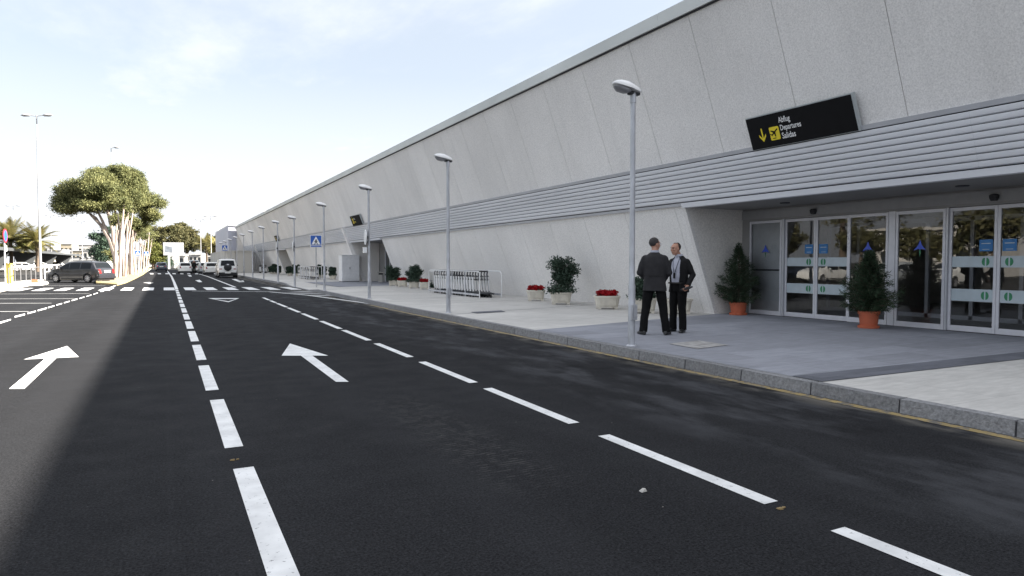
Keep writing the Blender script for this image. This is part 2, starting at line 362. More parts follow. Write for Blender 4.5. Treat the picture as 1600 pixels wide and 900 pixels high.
# ================================================================ GROUND
def struct(name, mb, m): return tag(mb.build(name, m), kind='structure')
struct('ground', MB().quad((-1500,-300,-.02),(1500,-300,-.02),(1500,2600,-.02),(-1500,2600,-.02)), M['lot'])
struct('road', MB().quad((-9.5,-30,0),(9,-30,0),(9,260,0),(-9.5,260,0)), M['road'])
def kx(y):           # kerb line
    if y < 20: return 6.27
    if y < 48: return 6.27 + .022*(y-20)
    return 6.88
def kz(y):           # the kerb drops to the road at the crossing
    if y < 33.5 or y > 45: return K
    if y < 36: return K-(K-.02)*(y-33.5)/2.5
    if y < 42.5: return .02
    return .02+(K-.02)*(y-42.5)/2.5
ys = [-30,-10,0,4,8,12,16,20,24,28,32,33.5,34.7,36,38,40,42.5,43.7,45,48,54,60,70,80,90,100,115,130]
def pavement():
    mb = MB(); xs = [0, .9, 1.8]
    vs = []
    for y in ys:
        x0 = kx(y)+.14
        for j, dx in enumerate(xs): vs.append((x0+dx, y, kz(y)+(K-kz(y))*(j/2)))
        vs.append((13.4, y, K)); 
    n = 4; fs = [(i*n+j, i*n+j+1, (i+1)*n+j+1, (i+1)*n+j) for i in range(len(ys)-1) for j in range(3)]
    return mb.add(vs, fs)
struct('pavement', pavement(), M['pave'])
kb = MB(); y = -20.0
while y < 112:
    L_ = 1.0; y1 = y+L_-.018
    for (a, b_) in ((y, y1),):
        z0, z1 = kz(a), kz(b_)
        kb.hexa([(kx(a),a,-.05),(kx(a)+.137,a,-.05),(kx(b_)+.137,b_,-.05),(kx(b_),b_,-.05),
                 (kx(a)+.012,a,z0),(kx(a)+.137,a,z0+.001),(kx(b_)+.137,b_,z1+.001),(kx(b_)+.012,b_,z1)])
    y += L_
struct('kerb', kb, M['kerb'])
struct('kerb_joint', MB().hexa([(6.275,-20,-.04),(6.40,-20,-.04),(6.40,20,-.04),(6.275,20,-.04),(6.29,-20,K-.012),(6.40,-20,K-.012),(6.40,20,K-.012),(6.29,20,K-.012)]), M['dark'])
def flat(pts, z, th=None): return MB().quad(*[(p[0], p[1], z) for p in pts])
e = kx(0)+.14
struct('entrance_paving', flat([(e,11.35),(12.5,12.78),(13.38,12.78),(13.38,4.8),(e,4.95)], K+.004), M['slab'])
struct('paving_border', flat([(e,5.35),(13.38,5.2),(13.38,4.8),(e,4.95)], K+.008), M['border'])
struct('crossing_paving', flat([(8.35,36.2),(13.38,37.6),(13.38,46.2),(8.35,46.2)], K+.004), M['slab'])
# dark drain joints running across the pavement
jm = MB()
for (a, b_) in (((800,485),(932,476)),((660,466),(800,459)),((700,474),(765,471)),((1210-0,0),(0,0)),((545,452),(600,450)),((560,457),(655,453)),((585,462),(672,458.5))):
    if a[1] == 0 or a[0] > 1200: continue
    p, q = at(*a, K), at(*b_, K); d = (q-p).normalized(); s = (kx(p.y)+.16-p.x)/d.x; p = p+d*s; t_ = (12.3-p.x)/d.x; q = p+d*t_
    jm.quad((p.x,p.y,K+.004),(q.x,q.y,K+.004),(q.x,q.y+.035,K+.004),(p.x,p.y+.035,K+.004))
struct('paving_joint', jm, M['border'])
# inspection covers
def cover(pts, name, m):
    struct(name, flat([at(*p, K) for p in pts], K+.012), m)
cover([(1045,538),(1092,533),(1138,540),(1090,546)], 'inspection_cover', pm('pale_cover', (.33,.32,.31), .8, var=.3, scale=8))
cover([(735,488),(783,485.5),(790,487.5),(745,490)], 'drain_cover', M['border'])
# ---- road paint
def strip(name, quads, m, z=.004): 
    mb = MB()
    for q in quads: mb.quad(*[(p[0], p[1], z) for p in q])
    return struct(name, mb, m)
def rect(x0, x1, y0, y1, dx=0): return [(x0,y0),(x1,y0),(x1+dx,y1),(x0+dx,y1)]
cq = []; y = .33
for i in range(16):
    a = .40+.0045*max(0, y-8); cq.append(rect(a-.0, a+.135, y, y+2.05, .0045*2)); y += 2.65
    if y > 41: break
strip('centre_line', cq, M['white'])
cl = [(273.5,450),(272,441),(268,432),(262,424),(256.5,419.5)]
def band(pts, w, z=.004, m='white', name='lane_line', px=True):
    P_ = [at(*p) if px else Vector((p[0], p[1], 0)) for p in pts]; mb = MB()
    for i in range(len(P_)-1):
        d = (P_[i+1]-P_[i]); n = Vector((-d.y, d.x, 0)).normalized()*w/2
        mb.quad(*[(q.x, q.y, z) for q in (P_[i]-n, P_[i+1]-n, P_[i+1]+n, P_[i]+n)])
    return struct(name, mb, M[m])
band([(276,452)]+cl[1:], .16, .0045, name='solid_centre_line')
ry = [(-1.2,.9),(1.3,2.38),(2.83,4.6),(5.07,6.95),(7.35,9.25),(9.8,11.74),(12.26,14.38),(14.7,16.85),(17.4,19.6),(20.1,22.3),(22.65,24.9),(25.3,26.8),(27.2,29.2)]
ry[0] = (-1.2, -.1); ry[1] = (.35, 2.38)
rx = lambda y: 3.17+.0150*max(0, y-3)
strip('bay_dash_line', [[(rx(a),a),(rx(a)+.115,a),(rx(b_)+.115,b_),(rx(b_),b_)] for a, b_ in ry], M['white'])
def pxpoly(name, polys, m='white', z=.004):
    return strip(name, [[at(*p) for p in q] for q in polys], M[m], z)
pxpoly('left_dash_line', [[(-2,503.5),(17,498.5),(17,500.5),(0,506)],[(23,494),(39,490),(39,492.6),(23,496.5)],[(43,488.8),(56,485.4),(56,487.6),(43,491)],[(59,484.3),(73,480.6),(73,482.8),(59,486.5)],
    [(75,479.8),(85,477),(85,479),(75,481.8)],[(88,476),(97,473.5),(97,475.2),(88,477.8)],[(100,472.6),(109,470),(109,471.6),(100,474.2)],[(112,469),(121,466.6),(121,468.1),(112,470.6)],[(124,465.8),(132,463.4),(132,464.8),(124,467.2)],[(135,462.6),(143,460.2),(143,461.5),(135,463.9)],[(146,459.3),(153,457),(153,458.2),(146,460.6)]])
band([(158,456),(168,451),(185,444.5),(205,436.5),(222,429),(231,423.5),(238,419)], .13, name='edge_line')
for q in ([(-40,487),(45,486.8)],[(-40,474.2),(80,473.8)],[(-30,467.3),(120,466.6)],[(-30,459.7),(140,458.6)],[(5,446.5),(165,446)]): band(q, .09, name='parking_bay_line')
band([(311,428),(325,432.2),(345,440),(368,449)], .14, name='bay_line')
band([(300,454.8),(420,456),(480,461.3),(560,472)], .16, name='stop_line')
band([(560,472.2),(585,476)], .12, name='stop_line_end')
# zebra crossing
zq = []
for i in range(15):
    x0 = -8.0+i*1.0; s = -.38
    y0 = 38.95+s*(x0-.7); zq.append([(x0,y0),(x0+.52,y0+s*.52),(x0+.52,y0+s*.52+4.2),(x0,y0+4.2)])
strip('zebra_crossing', zq, M['white'], .008)
# worn pale hatching next to the dropped kerb
pxpoly('worn_hatching', [[(470,455.3),(482,455.3),(495,457.2),(440,457.2)],[(497,458.2),(508,459.6),(470,459.8),(452,458.4)],[(512,460.6),(522,462.3),(500,463.2),(482,461.2)]], 'greypaint', .009)
band([(505,457.2),(480,454.2),(440,454.9),(400,455.2)], .2, .0085, 'greypaint', 'faded_line')
pxpoly('direction_arrow', [[(14,608),(38,608),(88,560),(70,561)],[(37,562),(123,558),(105,541)]])
pxpoly('direction_arrow', [[(545,597),(525,597),(470,556),(488,556)],[(440,556),(513,556),(453,537)]])
pxpoly('yield_triangle', [[(325,466),(374,466),(369,467.2),(333,467.2)],[(325,466),(333,467.2),(357,470.9),(357,472.2)],[(374,466),(369,467.2),(357,470.9),(357,472.2)]])
pxpoly('far_arrow', [[(305,438.2),(312,437.2),(316,440.8),(311,441)],[(293,430),(298,429.8),(300,432),(296,432.2)]])
pxpoly('far_arrow', [[(362,436.3),(368,436),(382,440.6),(374,441)],[(370,439),(380,438.2),(382,440.6)]])
pxpoly('far_arrow', [[(224,441.6),(234,441),(240,441.9),(234,443.6)],[(226,441.8),(238,441.6),(238,442.5),(230,442.6)]])
pxpoly('far_crossing', [[(a,427),(a+5,427),(a+6,428.4),(a+1,428.4)] for a in (234,246,258,269,281,292,304,316,334)])
# yellow no-stopping line in the gutter
mb = MB()
yl = [-20,0,4,8,12,16,20,22.5]
for i in range(len(yl)-1):
    a, b_ = yl[i], yl[i+1]; mb.quad((kx(a)-.145,a,.004),(kx(a)-.035,a,.004),(kx(b_)-.035,b_,.004),(kx(b_)-.145,b_,.004))
struct('yellow_kerb_line', mb, M['yellow'])
# raised reflectors
for (px_, py_) in ((366,719),(1220,795)):
    p = at(px_, py_); o = MB().hexa([(-.03,-.012,0),(0,-.02,0),(.005,.01,0),(-.025,.015,0),(-.03,-.01,.006),(0,-.016,.01),(.004,.008,.007),(-.022,.012,.004)]).hexa([(.012,-.01,0),(.035,-.006,0),(.03,.014,0),(.014,.01,0),(.013,-.009,.005),(.034,-.005,.008),(.028,.012,.005),(.015,.009,.004)]).build('dry_leaf', pm('stud_brown', (.20,.14,.06), .8))
    o.location = (p.x, p.y, .002); tag(o, 'small brown dry leaf in the gap of the '+('centre line' if px_ < 400 else 'right hand dashed line'), 'leaf')
p = at(1004,768); o = MB().hexa([(-.02,-.02,0),(.025,-.015,0),(.02,.02,0),(-.018,.015,0),(-.01,-.01,.012),(.015,-.01,.02),(.01,.012,.016),(-.01,.01,.009)]).build('pebble', M['concrete']); o.location = (p.x,p.y,.002)
tag(o, 'small pale stone lying on the dark asphalt', 'stone')
# left side: pale pavement, tree island
def isl(name, pts, z, m, km=None):
    P_ = [at(*p, z) for p in pts]; mb = MB(); mb.prism([(p.x,p.y) for p in P_], -.02, z); return struct(name, mb, m)
isl('left_pavement', [(-30,458),(0,452.8),(25,447.5),(47,443.6),(66,443),(76,441),(68,436.5),(40,438),(0,441),(-30,444)], .12, M['concrete'])
isl('tree_island', [(183,443.5),(197,439.8),(210,434.3),(224,427.6),(231,422.5),(236,418.5),(230,418.2),(214,422),(190,428),(150,437),(150,441)], .11, M['kerbpale'])
isl('island_soil', [(182,441.6),(195,438.5),(206,433.8),(220,427.2),(227,422.6),(231,419.2),(214,422.6),(190,428.6),(152,437.4),(155,440)], .125, M['dirt'])
isl('far_pavement', [(196,423.5),(214,417.6),(240,415.8),(340,416.4),(340,414),(150,414),(165,423)], .03, M['concrete'])
# ================================================================ TERMINAL
XB = 12.47; TL = .38
wx = lambda z, o=0: XB-TL*(z-K)-o
term = thing('terminal_building', 'long grey concrete airport terminal with outward leaning panel wall and pale metal louvre band', 'building', (12.4, 5, 0))
toff = Matrix.Translation((-12.4,-5,0))
def tp(mb, name, m, parent=None, **k):
    mb.tr(toff)
    if name in ('return_wall','door_post','recess_fin','rear_wall','side_post','door_jamb','frosted_band','sticker_print'): return mb.parts(name, m, parent or term, **k)[0]
    return mb.build(name, m, parent or term, **k)
Y1 = 112.0
joints = [15.265-2.0707*k for k in range(-48, 20)]
joints = sorted(j for j in joints if -24 < j < Y1)
def panels(mb, y0, y1, z0, z1, off=0, gap=.012, cuts=joints):
    e_ = [y0]+[j for j in cuts if y0+.05 < j < y1-.05]+[y1]
    for a, b_ in zip(e_, e_[1:]):
        a2, b2 = a+gap/2, b_-gap/2
        mb.hexa([(wx(z0,off),a2,z0),(wx(z0,off)+.03,a2,z0),(wx(z0,off)+.03,b2,z0),(wx(z0,off),b2,z0),
                 (wx(z1,off),a2,z1),(wx(z1,off)+.03,a2,z1),(wx(z1,off)+.03,b2,z1),(wx(z1,off),b2,z1)])
    return mb
def slope(mb, y0, y1, z0, z1, o0, o1):
    return mb.hexa([(wx(z0,o0),y0,z0),(wx(z0,o1),y0,z0),(wx(z0,o1),y1,z0),(wx(z0,o0),y1,z0),(wx(z1,o0),y0,z1),(wx(z1,o1),y0,z1),(wx(z1,o1),y1,z1),(wx(z1,o0),y1,z1)])
tp(panels(MB(), -24, Y1, 3.86, 6.70), 'upper_wall', M['wall'])
tp(slope(MB(), -24, Y1, 3.0, 6.74, -.04, -.3), 'joint_backing', M['dark'])
recess = [(4.6,12.78),(38.75,46.0),(73.6,80.2),(98.0,111.0)]
segs = [(-24,4.6),(12.78,38.75),(46.0,73.6),(80.2,98.0),(111.0,112.0)]
for a, b_ in segs:
    tp(panels(MB(), a, b_, K-.05, 2.84), 'lower_wall', M['wall']); tp(slope(MB(), a+.02, b_-.02, K-.05, 2.86, -.04, -.25), 'lower_joint_backing', M['dark'])
# louvre band: eight bulged slats
lv = MB(); n = 8; z0, z1 = 2.92, 3.77; h = (z1-z0)/n
ly = [j for j in range(-24, 112, 6)]+[112]
for i in range(n):
    zb = z0+i*h
    prof = [(.050,zb+.006),(.098,zb+.017),(.106,zb+h*.45),(.099,zb+h*.9),(.062,zb+h-.001)]
    for a, b_ in zip(ly, ly[1:]):
        r = [[(wx(z,o),y,z) for o, z in prof] for y in (a+.0004, b_-.0004)]
        lv.rings([list(q) for q in r], cap=False, closed=False)
tp(lv, 'louvre_band', M['louvre'], smooth=True)
tp(slope(MB(), -24, 112, 2.90, 3.79, .05, -.03), 'louvre_backing', M['dark'])
tp(slope(MB(), -24, 112, 3.785, 3.862, .085, -.02), 'upper_flashing', M['alu'])
tp(slope(MB(), -24, 112, 2.838, 2.905, .075, -.02), 'lower_flashing', M['alu'])
for a, b_ in recess[:3]:
    tp(slope(MB(), a-.05, b_+.02, 2.79, 2.9, .115, -.06), 'soffit_fascia', M['louvre'])
# coping
cp = MB()
for a, b_ in zip(ly, ly[1:]): cp.box(9.885, 10.35, a+.002, b_-.002, 6.715, 7.0)
tp(cp, 'coping', M['coping']); tp(MB().box(9.93,10.3,-24,112,6.69,6.75), 'coping_shadow_gap', M['dark'])
tp(MB().box(10.2, 46, -24, 112, 6.3, 6.95), 'roof', M['roofgrey'])
tp(MB().box(45.7, 46, -24, 112, 0, 6.3).box(13.6,45.7,-24,-23.7,0,6.3).box(10.2,45.7,111.6,111.9,0,6.9), 'rear_wall', M['wall2'])
# recesses
for i, (a, b_) in enumerate(recess):
    rw = MB()
    X0, X1 = 13.4, 13.65
    for yy, s in ((b_, 1), (a, -1)):
        rw.hexa([(wx(K)+.06,yy,K-.05),(X0,yy,K-.05),(X0,yy+s*.2,K-.05),(wx(K)+.06,yy+s*.2,K-.05),(wx(2.9)+.06,yy,2.82),(X0,yy,2.82),(X0,yy+s*.2,2.82),(wx(2.9)+.06,yy+s*.2,2.82)])
    tp(rw, 'return_wall', M['wall2'])
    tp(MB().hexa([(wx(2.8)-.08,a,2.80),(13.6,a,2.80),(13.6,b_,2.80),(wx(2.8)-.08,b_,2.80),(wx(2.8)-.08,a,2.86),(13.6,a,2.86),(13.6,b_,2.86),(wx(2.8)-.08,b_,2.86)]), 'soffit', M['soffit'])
    ed = MB(); slope(ed, b_-.001, b_+.10, K-.03, 2.84, .03, -.07); tp(ed, 'recess_edge', M['edge'])
# slanted fins rising over the louvre band
for yy, w in ((46.05,.34),(96.4,.6)):
    tp(slope(MB(), yy, yy+w, K-.03, 3.80, .24, -.06), 'slanted_fin', M['wall'])
fn = MB()
for yy in (99.0,101.2,103.4,105.6,107.8,110.0): slope(fn, yy, yy+.35, K-.03, 2.84, .12, -.5)
tp(fn, 'recess_fin', M['edge'])
# glazed back of the recesses 2..4
for a, b_ in recess[1:]:
    tp(MB().box(13.42,13.5,a,b_,K,2.8), 'back_wall', M['wall2'] if a > 90 else M['soffit'])
    if a < 90:
        c0 = (a+b_)/2
        fr = MB()
        for yy in (c0-2,c0-1,c0,c0+1,c0+2): fr.box(13.34,13.41,yy-.03,yy+.03,K,2.5)
        fr.box(13.34,13.41,c0-2.03,c0+2.03,2.42,2.5); d = tp(fr, 'sliding_door', M['frame'])
        q = MB(); q.box(13.385,13.40,c0-2,c0+2,K+.02,2.42); tp(q, 'glass_pane', M['window'], d)
# ---- main entrance doors
XD = 13.4
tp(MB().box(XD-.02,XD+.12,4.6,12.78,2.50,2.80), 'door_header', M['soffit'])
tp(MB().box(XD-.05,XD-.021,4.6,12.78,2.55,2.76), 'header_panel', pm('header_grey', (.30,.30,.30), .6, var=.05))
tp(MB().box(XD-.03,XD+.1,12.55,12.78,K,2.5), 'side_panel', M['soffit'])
tp(MB().box(XD-.04,XD+.1,8.66,8.80,K,2.5).box(XD-.02,XD+.1,4.6,4.75,K,2.5), 'door_post', M['frame'])
def leaf(y0, y1, kind, flip, xo):
    """y0<y1; kind 'fixed' or 'leaf'; flip: stickers close to y0 side when True"""
    f = .052; zt = 2.49; x0, x1 = XD+xo-.03, XD+xo+.02; zb = K+.012
    fr = MB().box(x0,x1,y0,y0+f,zb,zt).box(x0,x1,y1-f,y1,zb,zt).box(x0,x1,y0+f,y1-f,zb,zb+.105).box(x0,x1,y0+f,y1-f,zt-.065,zt)
    d = tp(fr, 'sliding_door' if kind == 'leaf' else 'fixed_door_panel', M['frame'], bevel=.003)
    tp(MB().quad((XD+xo-.005,y1-f,zb+.105),(XD+xo-.005,y0+f,zb+.105),(XD+xo-.005,y0+f,zt-.065),(XD+xo-.005,y1-f,zt-.065)), 'glass_pane', M['glass'], d)
    for c_ in COL.objects:
        if c_.parent == d and c_.name.startswith('glass_pane') and c_.data.polygons[0].normal.x > 0: c_.data.flip_normals()
    a, b_ = y0+f+.004, y1-f-.004; xs = XD+xo-.011
    if kind == 'leaf':
        for za, zc in ((1.36,1.565),(.72,.95)):
            tp(MB().quad((xs,a,za),(xs,b_,za),(xs,b_,zc),(xs,a,zc)), 'frosted_band', M['frost'], d)
            zc_ = (za+zc)/2; yc = y0+f+.14 if flip else y1-f-.14
            lg = MB()
            for s in (-1, 1):
                pts = [(xs-.002, yc+s*.012, zc_+.07*math.cos(0))]
                pts = [(xs-.002, yc+s*(.012+.055*math.sin(t)), zc_+.075*math.cos(t)) for t in [PI*j/10 for j in range(11)]]
                lg.quad(*pts)
            tp(lg, 'green_logo', M['logogreen'], d)
        yc = y0+f+.125 if flip else y1-f-.125
        yc = y0+f+.14 if flip else y1-f-.14
        tp(MB().quad((xs-.001,yc-.115,1.655),(xs-.001,yc+.115,1.655),(xs-.001,yc+.115,1.87),(xs-.001,yc-.115,1.87)), 'blue_sticker', M['stickblue'], d)
        tp(MB().quad((xs-.003,yc-.08,1.79),(xs-.003,yc+.08,1.79),(xs-.003,yc+.08,1.806),(xs-.003,yc-.08,1.806)).quad((xs-.003,yc-.06,1.685),(xs-.003,yc+.06,1.685),(xs-.003,yc+.06,1.695),(xs-.003,yc-.06,1.695)), 'sticker_print', M['frost'], d)
    else:
        yc = (y0+y1)/2
        tp(MB().quad((xs,yc,1.90),(xs,yc-.035,1.80),(xs,yc-.125,1.69),(xs,yc-.03,1.72),(xs,yc,1.70)).quad((xs,yc,1.90),(xs,yc,1.70),(xs,yc+.03,1.72),(xs,yc+.125,1.69),(xs,yc+.035,1.80)), 'blue_emblem', M['logoblue'], d)
        tp(MB().quad((xs,yc-.018,1.69),(xs,yc+.018,1.69),(xs,yc,1.55)), 'emblem_tail', M['logogreen'], d)
leaf(11.52, 12.53, 'fixed', 0, -.01)
leaf(10.60, 11.46, 'leaf', True, .045); leaf(9.74, 10.595, 'leaf', False, .045)
leaf(8.81, 9.73, 'fixed', 0, -.01)
leaf(7.66, 8.65, 'fixed', 0, -.01)
leaf(6.78, 7.62, 'leaf', True, .045); leaf(5.93, 6.775, 'leaf', False, .045)
leaf(4.76, 5.92, 'fixed', 0, -.01)
tp(MB().box(XD-.03,XD+.02,11.462,11.515,K,2.5).box(XD-.03,XD+.02,7.622,7.656,K,2.5), 'door_jamb', M['alu'])
tp(MB().box(XD-.05,XD+.1,4.6,12.55,K,K+.012), 'threshold', M['dark'])
for yy in (10.6, 6.8):
    tp(MB().lathe([(.0,.0),(.05,.0),(.075,.05),(.08,.10),(.05,.12),(.0,.12)], 14, (XD-.08,yy,2.56)), 'door_sensor', M['blackplastic'])
    tp(MB().lathe([(.10,.0),(.11,.015),(.11,.02)], 14, (12.5,yy+.1,2.78)), 'soffit_lamp', M['darkmetal'])
# interior seen through the glass
it = MB().quad((13.5,4.7,K+.003),(24,4.7,K+.003),(24,12.7,K+.003),(13.5,12.7,K+.003)).quad((24,4.6,0),(24,12.78,0),(24,12.78,3),(24,4.6,3)).quad((13.5,12.77,0),(24,12.77,0),(24,12.77,3),(13.5,12.77,3)).quad((13.5,4.62,0),(24,4.62,0),(24,4.62,3),(13.5,4.62,3)).quad((13.6,4.6,2.9),(24,4.6,2.9),(24,12.78,2.9),(13.6,12.78,2.9))
tp(it, 'lobby', M['interior'])
tp(MB().box(13.43,13.45,11.5,12.6,K,2.48), 'inner_side_wall', pm('grey_blind', (.62,.62,.62), .8, var=.05)); tp(MB().box(13.422,13.43,11.5,12.6,1.24,1.28), 'inner_rail', M['darkmetal'])
iv = MB()
for yy in (5.9,6.8,7.7,8.7,9.7,10.6,11.5,12.4): iv.box(16.2,16.28,yy-.04,yy+.04,K,2.5)
iv.box(16.2,16.28,5,12.6,2.4,2.5).box(16.2,16.28,5,12.6,K,K+.1)
tp(iv, 'inner_vestibule_frame', M['frame'])
# ================================================================ SIGNS ON THE WALL
def text_mb(s, size):
    c = bpy.data.curves.new('t', 'FONT'); c.body = s; c.size = size; c.extrude = 0; c.resolution_u = 3; c.offset = .002; c.space_character = 1.0
    o = bpy.data.objects.new('t', c); COL.objects.link(o); dg = bpy.context.evaluated_depsgraph_get(); me = bpy.data.meshes.new_from_object(o.evaluated_get(dg))
    mb = MB(); mb.add([v.co[:] for v in me.vertices], [tuple(p.vertices) for p in me.polygons]); bpy.data.objects.remove(o); return mb
lean = math.atan(TL)
def wall_frame(y, z, off):
    """local x -> world -Y (rightwards when you face the wall), local y -> up the slope, local z -> out of the wall"""
    n = Vector((-math.cos(lean), 0, -math.sin(lean))); u = Vector((-math.sin(lean), 0, math.cos(lean))); x = Vector((0,-1,0))
    Mx = Matrix(((x.x,u.x,n.x,0),(x.y,u.y,n.y,0),(x.z,u.z,n.z,0),(0,0,0,1)))
    return Matrix.Translation(Vector((wx(z),y,z))+n*off) @ Mx
def sign(y, z, w, h, label, full=True):
    t = tag(empty('departures_sign'), label, 'sign', 'departure signs on the terminal wall')
    t.matrix_world = wall_frame(y, z, 0)
    d0, d1 = .05, .125
    MB().box(0,w+.035,-.0,h+.02,d0,d1).build('casing', M['signgrey'], t, bevel=.004)
    MB().box(0.012,w,.012,h,d1,d1+.006).build('sign_face', M['black'], t)
    MB().box(.2,.3,.1,h-.1,.0,d0).box(w-.3,w-.2,.1,h-.1,.0,d0).parts('bracket', M['darkmetal'], t)
    z_ = d1+.009
    def piece(mb, name, m, s=1, ox=0, oy=0): mb.tr(Matrix.Translation((ox,oy,z_)) @ Matrix.Diagonal((s,s,1,1))); mb.build(name, m, t)
    if full:
        ar = MB().quad((-.016,.02,0),(.016,.02,0),(.016,.24,0),(-.016,.24,0)).quad((0,-.035,0),(.085,.075,0),(.085,.125,0),(.0,.02,0)).quad((0,-.035,0),(0,.02,0),(-.085,.125,0),(-.085,.075,0))
        piece(ar, 'down_arrow', M['signyellow'], 1, .345, .175)
        s_ = .235; r_ = .025
    else: s_ = .3; r_ = .03
    px0 = .53 if full else .30; py0 = .135 if full else .16; H_ = s_*1.13
    rr = []
    for cx, cy, a0 in ((s_-r_, H_-r_, 0), (r_, H_-r_, 90), (r_, r_, 180), (s_-r_, r_, 270)):
        rr += [(cx+r_*math.cos(math.radians(a0+k*30)), cy+r_*math.sin(math.radians(a0+k*30)), 0) for k in range(4)]
    piece(MB().quad(*rr), 'yellow_plate', M['signyellow'], 1, px0, py0)
    # climbing aircraft and ground bar
    z_ += .003
    c_, sn = math.cos(.62), math.sin(.62); k = s_/.235
    def R2(pts): return [((.118+(x*c_-y*sn))*k, (.155+(x*sn+y*c_))*k, 0) for x, y in pts]
    pl = MB().quad(*R2([(-.10,-.013),(.09,-.013),(.112,.0),(.09,.015),(-.10,.015)])).quad(*R2([(-.03,.013),(.02,.013),(-.035,.085),(-.055,.085)])).quad(*R2([(-.03,-.012),(.02,-.012),(-.03,-.08),(-.052,-.08)])).quad(*R2([(-.10,.012),(-.075,.012),(-.10,.05),(-.118,.05)]))
    pl.quad((.05*k,.03*k,0),(.135*k,.03*k,0),(.135*k,.045*k,0),(.05*k,.045*k,0))
    piece(pl, 'aircraft_symbol', M['black'], 1, px0, py0)
    z_ -= .003
    if full:
        for s, yy, sz in (('Abflug', .455, .155), ('Departures', .30, .155), ('Salidas', .135, .165)):
            q = text_mb(s, sz); q.tr(Matrix.Diagonal((.68,1,1,1))); 
            if s == 'Salidas':
                q2 = text_mb(s, sz); q2.tr(Matrix.Translation((.004,0,.0)) @ Matrix.Diagonal((.74,1,1,1)))
                q3 = MB(); q3.merge(q); piece(q2, 'lettering', M['signwhite'], 1, .80, yy)
                continue
            piece(q, 'lettering', M['signwhite'], 1, .80, yy)
    else:
        for s, yy in (('Abflug', .42), ('Salidas', .22)):
            piece(text_mb(s, .14), 'lettering', M['signyellow'] if s == 'Salidas' else M['signwhite'], 1, .70, yy)
        piece(MB().quad((-.016,.02,0),(.016,.02,0),(.016,.1,0),(-.016,.1,0)).quad((0,-.01,0),(.045,.04,0),(-.045,.04,0)), 'down_arrow', M['signyellow'], 1, .45, .53)
    return t
sign(10.21, 3.815, 2.40, .66, 'large black departures sign with yellow plate and arrow above the nearest entrance')
sign(43.4, 3.82, 2.35, .66, 'black departures sign above the second entrance, behind the third lamp post', False)
sign(77.0, 3.75, 2.3, .64, 'small distant black departures sign above the third entrance along the wall', False)
# ---- block at the far end
ab = thing('annex_building', 'tall pale lilac metal clad block at the far end of the terminal', 'building', (9,113,0))
o_ = Matrix.Translation((-9,-113,0))
MB().box(9.0,30,112.5,141,0,7.1).tr(o_).build('wall', M['lilac'], ab)
MB().hexa([(9.0,112.3,7.1),(12.0,112.3,7.1),(12.0,141,7.1),(9,141,7.1),(9.0,112.3,7.3),(9.4,112.3,7.3),(9.4,141,7.3),(9,141,7.3)]).tr(o_).build('parapet', M['whitemetal'], ab)
mb = MB()
for k in range(10):
    yy = 112.6+k*3.1; mb.tube([(9.3,yy,7.2),(9.3,yy,9.6)], .05, 5); mb.tube([(9.3,yy,7.3),(9.3,yy+3.1,9.5)], .04, 5)
for z_ in (7.8,8.7,9.6): mb.tube([(9.3,112.6,z_),(9.3,141,z_)], .05, 5)
mb.tube([(9.3,112.6,9.6),(22,112.6,9.6)], .05, 5)
mb.tr(o_).build('rooftop_lattice', M['whitemetal'], ab)
hb = thing('site_hoarding', 'beige ribbed sheet metal enclosure standing on the pavement before the far block', 'hoarding', (6.9,88,0))
mb = MB()
pts_ = [(6.75,118),(6.75,91),(6.95,89),(9.9,89)]
for (xa,ya),(xb_,yb_) in zip(pts_, pts_[1:]):
    n_ = max(2, int(math.hypot(xb_-xa,yb_-ya)/.9))
    for k in range(n_):
        a = Vector((xa+(xb_-xa)*k/n_, ya+(yb_-ya)*k/n_, 0)); b_ = Vector((xa+(xb_-xa)*(k+.95)/n_, ya+(yb_-ya)*(k+.95)/n_, 0)); d = (b_-a).normalized(); nn = Vector((d.y,-d.x,0))*.03
        mb.hexa([a, b_, b_-nn, a-nn, a+Vector((0,0,2.8)), b_+Vector((0,0,2.8)), b_-nn+Vector((0,0,2.8)), a-nn+Vector((0,0,2.8))])
mb.tr(Matrix.Translation((-6.9,-88,0))).build('ribbed_panel', M['hoard'], hb)
MB().box(6.70,10,88.9,118,2.8,2.9).tr(Matrix.Translation((-6.9,-88,0))).build('top_sheet', M['hoard'], hb)
